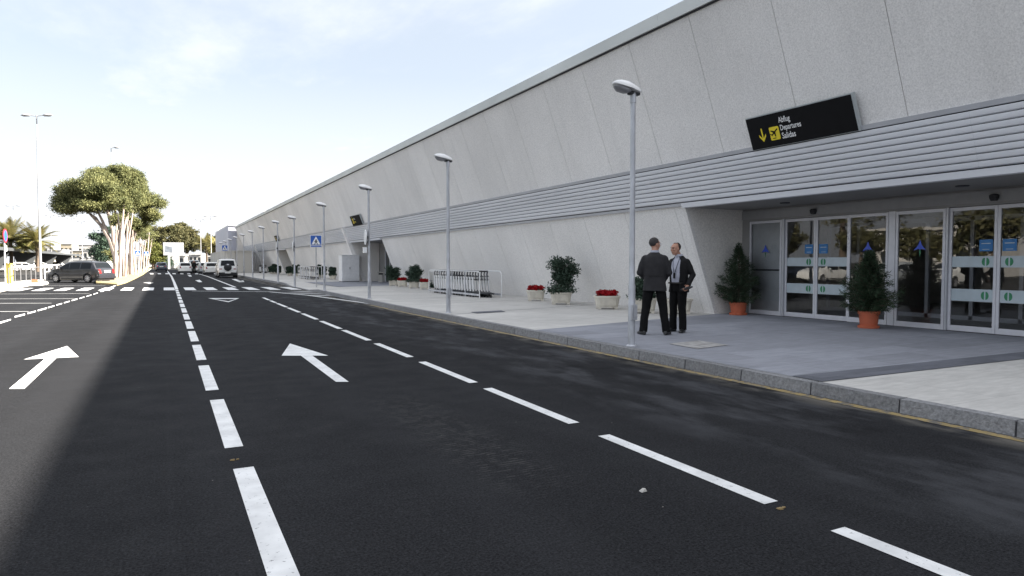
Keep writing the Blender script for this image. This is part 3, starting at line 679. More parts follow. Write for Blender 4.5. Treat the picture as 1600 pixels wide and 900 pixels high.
# ================================================================ STREET LAMPS
def lamp_proto():
    t = thing('street_lamp', '', 'street lamp', (0,0,0))
    MB().lathe([(.056,0),(.055,.95),(.046,.98),(.044,1.6),(.038,3.84)], 16).build('pole', M['galv'], t, smooth=True)
    MB().lathe([(.085,0),(.085,.012),(.065,.03)], 16).build('base_flange', M['galv'], t, smooth=True)
    MB().box(-.048,.048,-.085,-.045,.42,.66).box(-.03,.03,-.091,-.083,.46,.62).build('service_box', M['galv'], t, bevel=.006)
    MB().lathe([(.048,3.78),(.048,3.93)], 14).build('head_collar', M['galv'], t, smooth=True)
    # cobra-head: domed shell over a shallow glass bowl
    sh = MB(); rings = []
    xs = [-.37,-.355,-.31,-.23,-.12,-.01,.06,.10,.115]
    wy = [.02,.06,.105,.13,.135,.115,.10,.075,.03]; hz = [.012,.045,.085,.118,.125,.105,.085,.055,.02]
    zb = [4.045,4.03,4.01,3.99,3.975,3.955,3.945,3.945,3.95]
    for x, w, h, z in zip(xs, wy, hz, zb): rings.append([(x, w*math.cos(a), z+h*.98*math.sin(a) if math.sin(a) > 0 else z) for a in [PI*k/12 for k in range(13)]]+[(x,-w*.6,z-.004),(x,w*.6,z-.004)])
    sh.rings(rings).build('head_shell', M['whitemetal'], t, smooth=True, auto=.9)
    gl = MB(); rings = []
    for x, w, h, z in ((-.345,.03,.012,4.015),(-.32,.08,.03,4.005),(-.27,.105,.06,3.985),(-.16,.105,.062,3.968),(-.09,.08,.04,3.96),(-.06,.04,.015,3.955)):
        rings.append([(x, w*math.cos(a), z-h*math.sin(a)) for a in [PI*k/10 for k in range(11)]])
    gl.rings(rings).build('lamp_glass', pm('lamp_bowl', (.30,.30,.32), .15, 0, var=.05), t, smooth=True)
    MB().box(-.09,.11,-.045,.045,3.90,3.952).build('head_bracket', M['darkmetal'], t, bevel=.01)
    return t
lp = lamp_proto()
lampY = [8.46,16.24,23.9,31.8,40.2,46.9,54.6,62.3,70.0,77.7,85.4,93.1,100.8]
words = ['nearest grey street lamp, beside the two standing men', 'grey street lamp in front of the luggage trolley rack', 'grey street lamp post carrying a round sign seen edge on and a small white plate',
    'grey street lamp just right of the blue pedestrian crossing sign', 'grey street lamp left of the crossing sign, with a narrow white sign on it', 'grey street lamp with a tall white sign plate by the dropped kerb',
    'seventh street lamp along the kerb from the camera', 'eighth street lamp along the kerb from the camera', 'ninth street lamp, just right of the white off-road car', 'tenth street lamp, before the beige hoarding near the off-road car',
    'eleventh street lamp, before the beige hoarding', 'twelfth street lamp, before the left part of the hoarding', 'farthest street lamp of the kerb row']
lamps = []
for i, (y, lb_) in enumerate(zip(lampY, words)):
    o = lp if i == 0 else copy_tree(lp)
    x = 6.56+.008*max(0, y-20) if i else 6.50
    o.location = (x, y, .03 if i == 4 else K); o['label'] = lb_; o['group'] = 'street lamps along the kerb'; lamps.append(o)
# signs hung on lamp posts (nearly edge on)
def disc_sign(x, y, z, lab, tall=False, plate=True):
    t = thing('round_sign', lab, 'sign', (x,y,z), math.radians(-7))
    if tall: MB().box(-.015,.015,-.35,.35,-.32,.36).build('sign_panel', M['signwhite'], t, bevel=.004)
    else:
        mb = MB().lathe([(.27,-.02),(.27,.012)], 28).tr(Matrix.Rotation(PI/2, 4, 'Y')); mb.build('sign_disc', M['signwhite'], t)
        MB().lathe([(.275,.012),(.275,.03)], 28).tr(Matrix.Rotation(PI/2, 4, 'Y')).build('disc_back', M['darkmetal'], t)
    if plate: MB().box(-.09,.03,-.11,.11,-.56,-.36).build('lower_plate', M['signwhite'], t, bevel=.004)
    MB().box(.01,.10,-.03,.03,-.05,.05).build('clamp', M['darkmetal'], t)
    return t
disc_sign(6.45, 23.83, 2.35, 'round white sign seen edge on, fixed to the third lamp post above a small plate')
disc_sign(6.62, 40.05, 2.35, 'narrow edge on sign with dark back, fixed to the fifth lamp post', plate=False)
disc_sign(6.66, 46.75, 2.38, 'tall white sign plate fixed to the sixth lamp post', True, False)
# pedestrian crossing sign
def crossing_sign(x, y, z, h, s, lab, detail=True, rz=None):
    t = thing('crossing_sign', lab, 'sign', (x,y,z), rz if rz is not None else -.12, 'blue pedestrian crossing signs')
    MB().lathe([(.032,0),(.03,h)], 12).build('post', M['polegrey'], t, smooth=True)
    f = lambda *p: [(q[0]*s, -.055, h+q[1]*s) for q in p]
    MB().box(-s/2,s/2,-.05,-.035,h-s*.58,h+s/2).build('sign_panel', M['signwhite'], t, bevel=.003)
    MB().quad(*[(q[0],-.053,q[2]) for q in f((-.46,-.42),(.46,-.42),(.46,.46),(-.46,.46))]).build('blue_field', M['blue'], t)
    MB().quad(*[(q[0],-.053,q[2]) for q in f((-.46,-.555),(.46,-.555),(.46,-.46),(-.46,-.46))]).build('lower_bar', M['blue'], t)
    MB().quad(*f((-.40,-.36),(.40,-.36),(0,.40))).build('white_triangle', M['signwhite'], t)
    w = MB(); g = lambda *p: w.quad(*[(q[0]*s, -.058, h+q[1]*s) for q in p])
    g((-.05,.04),(.06,.04),(.07,-.14),(-.06,-.14)); g((-.06,-.13),(.0,-.13),(-.09,-.33),(-.15,-.33)); g((.0,-.13),(.07,-.13),(.16,-.32),(.10,-.33)); g((-.05,.03),(-.03,-.02),(-.14,-.12),(-.16,-.08)); g((.05,.03),(.06,-.03),(.15,-.10),(.15,-.06))
    w.quad(*[((.01+.045*math.cos(a))*s, -.058, h+(.09+.05*math.sin(a))*s) for a in [2*PI*k/10 for k in range(10)]])
    w.build('walking_figure', M['black'], t)
    if detail:
        mb = MB()
        for k in range(7): mb.quad(*[(q[0]*s,-.0575,h+q[1]*s) for q in ((-.33+.1*k,-.355),(-.27+.1*k,-.355),(-.27+.1*k,-.33),(-.33+.1*k,-.33))])
        mb.build('stripe_marks', M['black'], t)
    return t
crossing_sign(7.35, 37.2, .10, 2.52, .60, 'blue pedestrian crossing sign with white triangle on a pale post by the dropped kerb')
p = atd(352,431,78); crossing_sign(p.x, p.y, K, 3.0, .62, 'distant blue crossing sign in front of the beige hoarding', False, -.2)
p = at(216,431,.1); crossing_sign(p.x, p.y, .1, 2.3, .5, 'distant blue crossing sign among the pine trunks', False, -.1)
p = at(229,425,.1); crossing_sign(p.x, p.y, .1, 2.6, .6, 'distant blue crossing sign right of the last pine trunks', False, -.1)
# ================================================================ FOLIAGE
def leaves(name, pts, size, m, parent, asp=.45, up=0.0, fold=False):
    pts = np.asarray(pts, dtype=np.float32); n = len(pts)
    a = rng.normal(size=(n,3)); a[:,2] += up; a /= np.linalg.norm(a, axis=1)[:,None]
    b = rng.normal(size=(n,3)); b -= (b*a).sum(1)[:,None]*a; b /= np.linalg.norm(b, axis=1)[:,None]
    s = (size*rng.uniform(.6,1.35,size=n))[:,None]
    v = np.stack([pts-a*s*.5, pts-b*s*asp*.5, pts+a*s*.5, pts+b*s*asp*.5], 1).reshape(-1,3)
    me = bpy.data.meshes.new(name); me.vertices.add(4*n); me.vertices.foreach_set('co', v.ravel())
    me.loops.add(4*n); me.loops.foreach_set('vertex_index', np.arange(4*n)); me.polygons.add(n)
    me.polygons.foreach_set('loop_start', np.arange(0,4*n,4)); me.polygons.foreach_set('loop_total', np.full(n,4)); me.update(calc_edges=True)
    return link(name, me, m, parent)
def cloud(blobs, n, sub=.35, subn=None, shell=.55, zmin=None, flatb=0):
    """blobs: (cx,cy,cz,rx,ry,rz); leaves gathered in small clumps near each blob's surface"""
    out = []; vol = np.array([b[3]*b[4]+b[4]*b[5]+b[3]*b[5] for b in blobs]); vol = vol/vol.sum()
    for b, w in zip(blobs, vol):
        c = np.array(b[:3]); r = np.array(b[3:6]); k = max(6, int((subn or 60)*w*len(blobs)))
        d = rng.normal(size=(k,3)); d /= np.linalg.norm(d, axis=1)[:,None]
        cc = c + d*r*(rng.uniform(shell,1.0,size=k)[:,None])
        if flatb: cc[:,2] = np.maximum(cc[:,2], c[2]-r[2]*flatb)
        m = max(4, int(n*w/k)); sr = sub*rng.uniform(.6,1.3,size=k)
        q = rng.normal(size=(k,m,3)); q /= np.linalg.norm(q, axis=2)[...,None]; q *= rng.uniform(.25,1,size=(k,m))[...,None]
        out.append((cc[:,None,:] + q*sr[:,None,None]*np.array([1,1,.7])).reshape(-1,3))
    o = np.concatenate(out)
    if zmin is not None: o = o[o[:,2] > zmin]
    return o
def shrub(name, x, y, z, w, h, label, n=1500, size=.05, m='leafdark', cat='shrub', group=None, stems=9, seed=0):
    rr = random.Random(seed or int(x*100+y*10)); t = thing(name, label, cat, (x,y,z), 0, group)
    sb = MB(); bl = []
    for k in range(stems):
        a = 2*PI*k/stems+rr.uniform(-.3,.3); rad = w/2*rr.uniform(.15,.78); hh = h*rr.uniform(.5,.92)
        p = [(0,0,0),(rad*.35*math.cos(a),rad*.35*math.sin(a),hh*.45),(rad*math.cos(a),rad*math.sin(a),hh)]
        sb.tube(p, [.012,.009,.004], 5)
        q = w*rr.uniform(.12,.22); bl.append((p[2][0],p[2][1],hh,q,q,q*1.1)); bl.append((p[1][0]*1.6,p[1][1]*1.6,hh*.6,q,q,q))
    bl.append((0,0,h*.5,w*.26,w*.26,h*.3)); bl.append((0,0,h*.14,w*.40,w*.40,h*.17)); bl.append((w*.22,0,h*.06,w*.2,w*.22,h*.16)); bl.append((-w*.2,0,h*.06,w*.2,w*.22,h*.13))
    sb.build('stem', M['bark'], t); leaves('foliage', cloud(bl, n, w*.11, 90, .3, 0.01), size*1.25, M[m], t, .45)
    return t
def tub(x, y, z, w, d, h, label, rz=0.0, bowl=False):
    """moulded planter: waisted box with heavy rim on feet"""
    t = thing('planter', label, 'planter', (x,y,z), rz, 'cream stone planters along the terminal wall')
    def ring(wx_, wy_, zz, n=28, e=3.2 if not bowl else 2.0):
        o = []
        for k in range(n):
            a = 2*PI*k/n; c, s = math.cos(a), math.sin(a); o.append((wx_/2*abs(c)**(2/e)*(1 if c >= 0 else -1), wy_/2*abs(s)**(2/e)*(1 if s >= 0 else -1), zz))
        return o
    pr = [(.80,.05),(.84,.09),(.86,h*.3),(.91,h*.6),(.95,h*.84),(1.02,h*.86),(1.03,h*.97),(1.0,h),(.90,h),(.88,h*.90)]
    MB().rings([ring(w*a, d*a, zz) for a, zz in pr]).build('tub', M['planter'], t, smooth=True)
    f = MB()
    for sx in (-1,1):
        for sy in (-1,1): f.box(sx*w*.32-.05, sx*w*.32+.05, sy*d*.3-.04, sy*d*.3+.04, 0, .06)
    f.parts('foot', M['planter'], t, bevel=.008)
    mm = MB()
    for s in (-1,1): mm.box(-w*.30, w*.30, s*d*.455-.006, s*d*.455+.006, h*.3, h*.34).box(-w*.30,-w*.26,s*d*.455-.006,s*d*.455+.006,h*.34,h*.7).box(w*.26,w*.30,s*d*.455-.006,s*d*.455+.006,h*.34,h*.7)
    mm.build('relief_moulding', M['planter'], t)
    MB().rings([ring(w*.89,d*.89,h*.9), ring(w*.5,d*.5,h*.93)]).build('soil', M['soil'], t)
    return t
def flowers(x, y, z, w, d, label, n=700):
    t = thing('flower_clump', label, 'flowers', (x,y,z), 0, 'clumps of red flowers in planters')
    b = [(w*.5*q*math.cos(a), d*.5*q*math.sin(a), .085, w*.19, d*.22, .10) for q, a in [(.0,0)]+[(.62, 2*PI*k/6) for k in range(6)]]
    leaves('flower', cloud(b, n, .05, 70, .4, .03), .055, M['flower'], t, .8, 1.0)
    leaves('foliage', cloud([(0,0,.03,w*.48,d*.48,.05)], n//2, .05, 50, .4, .0), .06, M['leafdark'], t, .5)
    return t
def G(px_, py_, z=K): return at(px_, py_, z)
PH = .47
def planter_at(px_, py_, wpx, label, kind, lab2, hpx=None, d=None, rz=0, plant_w=None, plant_h=None, n=1500):
    p = G(px_, py_); dist = (p-Vector((0,0,HC))).dot(FW); mpp = dist/FPX; w = wpx*mpp*1.02
    fwd = Vector((FW.x,FW.y,0)).normalized(); d = d or .5*w+.12; c = p+fwd*d*.42
    h = (hpx or 27)*mpp
    tub(c.x, c.y, K, w, d, h, label, -AL+rz)
    if kind == 'flowers': flowers(c.x, c.y, K+h*.93, w*.98, d*.98, lab2)
    elif kind == 'shrub': shrub('potted_shrub', c.x, c.y, K+h*.88, plant_w*mpp, plant_h*mpp, lab2, n=n, size=max(.06, 2.2*mpp), group='shrubs growing in the planters')
    return c
planter_at(837.5,470.5,29,'small cream planter with red flowers, nearest to the trolley rack','flowers','red flower clump in the small planter left of the big leafy shrub',17)
planter_at(877,476,34,'cream planter under the big leafy shrub, between two red flower planters','shrub','big leafy dark green shrub between the two red flower planters',19,plant_w=62,plant_h=60,n=3000)
planter_at(950,483.5,40,'widest cream planter with red flowers, left of the nearest lamp post','flowers','red flower clump in the wide planter left of the nearest lamp post',21)
planter_at(1006,490,44,'cream planter partly hidden behind the man in the grey jacket','shrub','dark shrub showing between the lamp post and the man in grey',24,plant_w=58,plant_h=32,n=1800)
planter_at(1061,491,46,'cream planter behind the man in black, closest to the entrance',None,'',24)
planter_at(614,447,15,'cream planter with dark shrub beside the slim pale bin','shrub','dark shrub beside the slim pale bin',9.5,plant_w=28,plant_h=20,n=600)
planter_at(628,448.5,15.5,'cream planter with red flowers, between shrubs left of the trolleys','flowers','small red flower clump between two shrubs left of the trolleys',10)
planter_at(646,450.5,16.5,'cream planter with tall dark shrub left of the trolley rack','shrub','tall dark shrub left of the trolley rack',10.5,plant_w=30,plant_h=26,n=700)
planter_at(663,452,15.5,'cream planter with red flowers, next to the end of the trolley rack','flowers','red flower clump right next to the trolley rack',11)
c_ = G(676,450); shrub('potted_shrub', c_.x+.3, c_.y+.4, K, 22/30, 30/30, 'dark shrub behind the left end of the trolley rack', 900, .07)
planter_at(502,435,11,'far cream planter with shrub, left of the fourth lamp post','shrub','bushy shrub left of the fourth lamp post',6,plant_w=17,plant_h=17,n=600)
planter_at(519,437,10,'far cream planter with shrub, left of the white cabinet','shrub','shrub just left of the white cabinet',7,plant_w=14,plant_h=14,n=600)
planter_at(452,431,8,'distant cream planter right of the third entrance','shrub','low bushes right of the third entrance',5,plant_w=14,plant_h=9,n=400)
planter_at(461,431.5,7,'distant cream planter beside the fifth lamp post','shrub','bush beside the fifth lamp post',5,plant_w=12,plant_h=12,n=400)
for k, (a, b_) in enumerate(((424,428),(429,428.3),(434,428.8))):
    planter_at(a,b_,5,('left','middle','right')[k]+' one of three distant cream planters under a wide dark bush','shrub',('left','middle','right')[k]+' part of the wide dark bush left of the third entrance',4,plant_w=10,plant_h=(8,11,8)[k],n=350)
# bowl planter by the cabinet
c_ = G(558.5,439); mpp = ((c_-Vector((0,0,HC))).dot(FW))/FPX
tub(c_.x-.1, c_.y+.1, K, 15.5*mpp, 15.5*mpp, 7.5*mpp, 'round cream bowl planter at the foot of the slanted fin', bowl=True)
# ---- fir trees in terracotta pots
def potted_fir(px_, py_, wpx, hpx, potw, poth, labf, labp, dense=1.0, seed=3, xmax=13.0):
    p = G(px_, py_); dist = (p-Vector((0,0,HC))).dot(FW); mpp = dist/FPX; rp = potw*mpp/2; hp = poth*mpp
    fwd = Vector((FW.x,FW.y,0)).normalized(); c = p+fwd*rp*.9
    if c.x > 12.95 and py_ < 480: c.x = 12.95
    t = thing('plant_pot', labp, 'pot', (c.x,c.y,K+.004), 0, 'terracotta pots')
    MB().lathe([(rp*.98,0),(rp*1.02,.015),(rp*1.02,.05),(rp*.80,.055),(rp*.84,hp*.3),(rp*.93,hp*.8),(rp*1.02,hp*.81),(rp*1.05,hp),(rp*.93,hp),(rp*.9,hp*.88)], 26).build('pot', M['terracotta'], t, smooth=True)
    MB().lathe([(rp*.9,hp*.88),(.01,hp*.9)], 20, cap=False).build('soil', M['soil'], t)
    rr = random.Random(seed); H_ = (hpx-poth)*mpp*1.02; R_ = wpx*mpp/2
    f = thing('fir_tree', labf, 'fir tree', (c.x,c.y,K+hp*.88), 0, 'small fir trees in pots')
    MB().tube([(0,0,0),(.01,0,H_*.5),(0,0,H_*.98)], [.03,.02,.005], 8).build('trunk', M['bark'], f)
    br = MB(); pts = []; dirs = []; z = H_*.05
    while z < H_*.97:
        u = z/H_; rad = R_*(1.08*(1-u)**.8 if u > .25 else .72+u*.9)*1.0
        nb = int(5*dense+3*(1-u))
        for k in range(nb):
            a = rr.uniform(0, 2*PI); r_ = rad*rr.uniform(.35,1.22)*(1 if u < .7 else .85); lift = rr.uniform(-.02,.22)*r_+.25*r_*u
            p0 = Vector((0,0,z)); p1 = Vector((r_*math.cos(a), r_*math.sin(a), z+lift)); pm_ = (p0+p1)/2+Vector((0,0,-.08*r_)); 
            br.tube([p0,pm_,p1], [.007,.005,.002], 4, False)
            m_ = int(60*r_/.4)+14
            for j in range(m_):
                s_ = rr.uniform(.18,1); q = p0.lerp(pm_, s_*2) if s_ < .5 else pm_.lerp(p1, s_*2-1)
                d = (p1-p0).normalized(); sd = Vector((rr.gauss(0,1),rr.gauss(0,1),rr.gauss(0,.7))); sd = (sd-d*sd.dot(d)).normalized()
                side = sd*rr.uniform(.0,.085)*(1.2-s_*.6); pts.append(q+side*1.0); dirs.append((d*.9+sd*.8).normalized())
        z += H_*.036
    br.build('branch', M['bark'], f)
    P_ = np.array(pts); D_ = np.array(dirs); n = len(P_); b = rng.normal(size=(n,3)); b -= (b*D_).sum(1)[:,None]*D_; b /= np.linalg.norm(b,axis=1)[:,None]
    s_ = (.062*rng.uniform(.7,1.3,n))[:,None]; w_ = .0045*1.5
    v = np.stack([P_-b*w_, P_+b*w_, P_+D_*s_], 1).reshape(-1,3)
    me = bpy.data.meshes.new('needles'); me.vertices.add(3*n); me.vertices.foreach_set('co', v.ravel().astype(np.float32)); me.loops.add(3*n); me.loops.foreach_set('vertex_index', np.arange(3*n)); me.polygons.add(n)
    me.polygons.foreach_set('loop_start', np.arange(0,3*n,3)); me.polygons.foreach_set('loop_total', np.full(n,3)); me.update(calc_edges=True); link('needles', me, M['fir'], f)
potted_fir(1157.5,493,74,113,27,20,'small fir tree left of the glass doors, against the concrete return wall','terracotta pot under the fir left of the glass doors',1.5,3)
potted_fir(1364.5,514,96,124,31,27,'broad fir tree between the two glass door sets','terracotta pot under the broad fir between the door sets',2.1,5)
potted_fir(583,438.5,15,42,9,7,'slender fir tree in the second entrance','terracotta pot in the second entrance',.7,6)
potted_fir(448,427,15,23,5,4,'distant dark fir at the third entrance','distant terracotta pot at the third entrance',.9,8)
# ================================================================ BIN, CABINET
c_ = G(599.5,441); t = thing('litter_bin', 'slim pale bin post with dark opening, beside the second entrance', 'bin', (c_.x-.2,c_.y,K), -AL+.1)
MB().box(-.14,.14,-.12,.12,.0,.50).build('body', M['concrete'], t, bevel=.01); MB().box(-.125,.125,-.10,.10,.5,.62).build('opening', M['blackplastic'], t); MB().box(-.2,.2,-.14,.14,.62,.69).build('lid', M['concrete'], t, bevel=.012)
c_ = G(524.5,440); t = thing('electrical_cabinet', 'tall white utility cabinet with grey side against the wall near the second entrance', 'cabinet', (10.75,45.55,K), 0)
MB().box(-.05,1.15,.0,.95,.04,1.78).build('body', M['whitemetal'], t, bevel=.012)
MB().box(-.09,1.19,-.03,.98,1.78,1.82).build('top_cap', M['whitemetal'], t, bevel=.01)
MB().box(-.02,.54,-.016,.0,.12,1.70).box(.56,1.12,-.016,.0,.12,1.70).parts('door', M['whitemetal'], t, bevel=.004)
MB().box(.47,.50,-.035,-.016,.85,1.0).build('handle', M['darkmetal'], t); MB().box(-.03,1.13,.02,.93,0,.04).build('plinth', M['darkmetal'], t)
for (px_, py_) in ((526,440),): pass
# ================================================================ TROLLEY RACKS
def rack(x, y0, y1, w, label, n, posts=5):
    t = thing('trolley_rack', label, 'trolley rack', (x,y0,K), 0, 'luggage trolley racks'); H_ = .98; Ln = y1-y0
    for s, a, b_ in ((0,0,Ln),(w,-.0,Ln)):
        pts = [(s,a,0),(s,a,H_-.12),(s,a+.03,H_-.04),(s,a+.12,H_),(s,b_-.12,H_),(s,b_-.03,H_-.04),(s,b_,H_-.12),(s,b_,0)]
        MB().tube(pts, .019, 8).build('rail_hoop', M['whitemetal'], t, smooth=True)
        mb = MB()
        for k in range(1, posts-1): mb.tube([(s,Ln*k/(posts-1),0),(s,Ln*k/(posts-1),H_)], .02, 8)
        mb.parts('post', M['alu'], t, smooth=True)
        MB().box(s-.02,s+.02,.02,Ln-.02,.08,.15).build('lower_rail', M['galv'], t)
    MB().tube([(0,Ln,.9),(w,Ln,.9)], .02, 8).build('end_bar', M['whitemetal'], t)
    return t
rack(10.3, 22.45, 27.75, .9, 'metal hoop rack holding a row of nested luggage trolleys against the wall', 14)
rack(9.9, 52.6, 57.5, .9, 'distant metal hoop rack of trolleys near the fifth lamp post', 6)
def trolley_proto():
    """luggage trolley facing -Y; nests along Y"""
    t = thing('luggage_trolley', '', 'luggage trolley', (0,0,0))
    fr = MB()
    for s in (-1,1):
        fr.tube([(s*.34,.34,.10),(s*.30,.10,.16),(s*.12,-.52,.14)], .018, 6)
        fr.tube([(s*.33,.32,.12),(s*.32,.38,.45),(s*.30,.46,.86),(s*.30,.40,.96)], [.022]*4, 6)
    fr.tube([(-.12,-.52,.14),(.12,-.52,.14)], .018, 6); fr.tube([(-.30,.10,.16),(.30,.10,.16)], .014, 6)
    fr.build('frame', M['darkmetal'], t)
    bk = MB(); 
    for s in (-1,1): bk.hexa([(s*.33-.02,.30,.22),(s*.33+.02,.30,.22),(s*.33+.02,.37,.22),(s*.33-.02,.37,.22),(s*.32-.02,.40,.76),(s*.32+.02,.40,.76),(s*.32+.02,.46,.76),(s*.32-.02,.46,.76)])
    bk.parts('upright_panel', M['whitemetal'], t)
    bb = MB().tube([(-.28,.42,.80),(-.28,.25,.78),(.28,.25,.78),(.28,.42,.80)], .009, 5).tube([(-.28,.43,.68),(-.28,.27,.64),(.28,.27,.64),(.28,.43,.68)], .009, 5)
    for k in range(7): bb.tube([(-.24+.08*k,.25,.78),(-.24+.08*k,.27,.64)], .005, 4)
    bb.build('basket', M['darkmetal'], t)
    MB().tube([(-.31,.42,.97),(.31,.42,.97)], .026, 8).build('handle', M['blackplastic'], t)
    for (x, y, r) in ((-.33,.36,.075),(.33,.36,.075),(0,-.5,.06)):
        MB().lathe([(r,-.02),(r,.02)], 14).tr(Matrix.Translation((x,y,r)) @ Matrix.Rotation(PI/2, 4, 'Y')).build('wheel', M['rubber'], t)
    MB().quad((-.16,-.4,.17),(.16,-.4,.17),(.28,.08,.185),(-.28,.08,.185)).build('load_tray', M['darkmetal'], t)
    return t
tr = trolley_proto()
for k in range(16):
    o = tr if k == 0 else copy_tree(tr)
    o.location = (10.78, 23.0+k*.27, K); o['group'] = 'nested luggage trolleys in the near rack'
    o['label'] = ('front luggage trolley of the nested row, nearest the camera' if k == 0 else 'last luggage trolley of the nested row, farthest from the camera' if k == 15 else 'luggage trolley nested within the row in the near rack')
for k in range(5):
    o = copy_tree(tr); o.location = (10.35, 53.0+k*.8, K); o['group'] = 'trolleys in the distant rack'; o['label'] = 'luggage trolley standing in the distant rack near the fifth lamp post'
for k in range(4):
    o = copy_tree(tr); o.location = (10.9, 86.5+k*.5, K); o['group'] = 'trolleys beyond the third entrance'; o['label'] = 'luggage trolley parked beyond the third entrance'
# ================================================================ CARS
def interp(poly, x):
    for (a, za), (b, zb) in zip(poly, poly[1:]):
        if a <= x <= b: return za+(zb-za)*(x-a)/(b-a) if b > a else zb
    return poly[-1][1] if x > poly[-1][0] else poly[0][1]
CARS = {
 # x forward; top outline rear -> front
 'wagon': dict(L=4.42, W=1.76, top=[(-2.21,.50),(-2.19,.78),(-2.12,.92),(-1.98,1.02),(-1.72,1.43),(-1.60,1.49),(-.9,1.535),(-.2,1.545),(.30,1.50),(.62,1.37),(1.18,1.04),(1.30,1.00),(1.75,.90),(2.05,.76),(2.17,.62),(2.21,.45)],
    belt=[(-2.2,.98),(-1.2,.96),(1.2,.92),(2.2,.8)], ax=(-1.36,1.345), r=.315, glass=[(-1.62,-.78),(-.70,.16),(.22,1.02)], roof=1.54, rails=True),
 'hatch': dict(L=3.95, W=1.70, top=[(-1.97,.45),(-1.96,.75),(-1.92,.90),(-1.86,.95),(-1.66,1.37),(-1.5,1.44),(-.6,1.47),(0,1.46),(.35,1.38),(1.0,1.0),(1.1,.96),(1.6,.86),(1.88,.70),(1.97,.45)],
    belt=[(-2,.95),(2,.86)], ax=(-1.22,1.22), r=.30, glass=[(-1.35,-.45),(-.37,.62)], roof=1.46, rails=False),
 'suv': dict(L=4.25, W=1.80, top=[(-2.02,.55),(-2.01,.95),(-1.97,1.08),(-1.84,1.68),(-1.72,1.74),(-.8,1.77),(0,1.77),(.35,1.70),(.95,1.14),(1.05,1.10),(1.85,1.02),(2.02,.85),(2.10,.55)],
    belt=[(-2,1.10),(2,1.05)], ax=(-1.28,1.30), r=.36, glass=[(-1.6,-.55),(-.47,.55)], roof=1.76, rails=True),
 'van': dict(L=4.3, W=1.74, top=[(-2.12,.5),(-2.11,1.0),(-2.06,1.10),(-1.95,1.68),(-1.82,1.76),(-.8,1.80),(.1,1.80),(.5,1.68),(1.2,1.14),(1.35,1.06),(1.9,.92),(2.08,.75),(2.14,.5)],
    belt=[(-2.2,1.05),(2.2,1.0)], ax=(-1.35,1.38), r=.31, glass=[(-1.8,-.7),(-.6,.25),(.32,.95)], roof=1.79, rails=False),
}
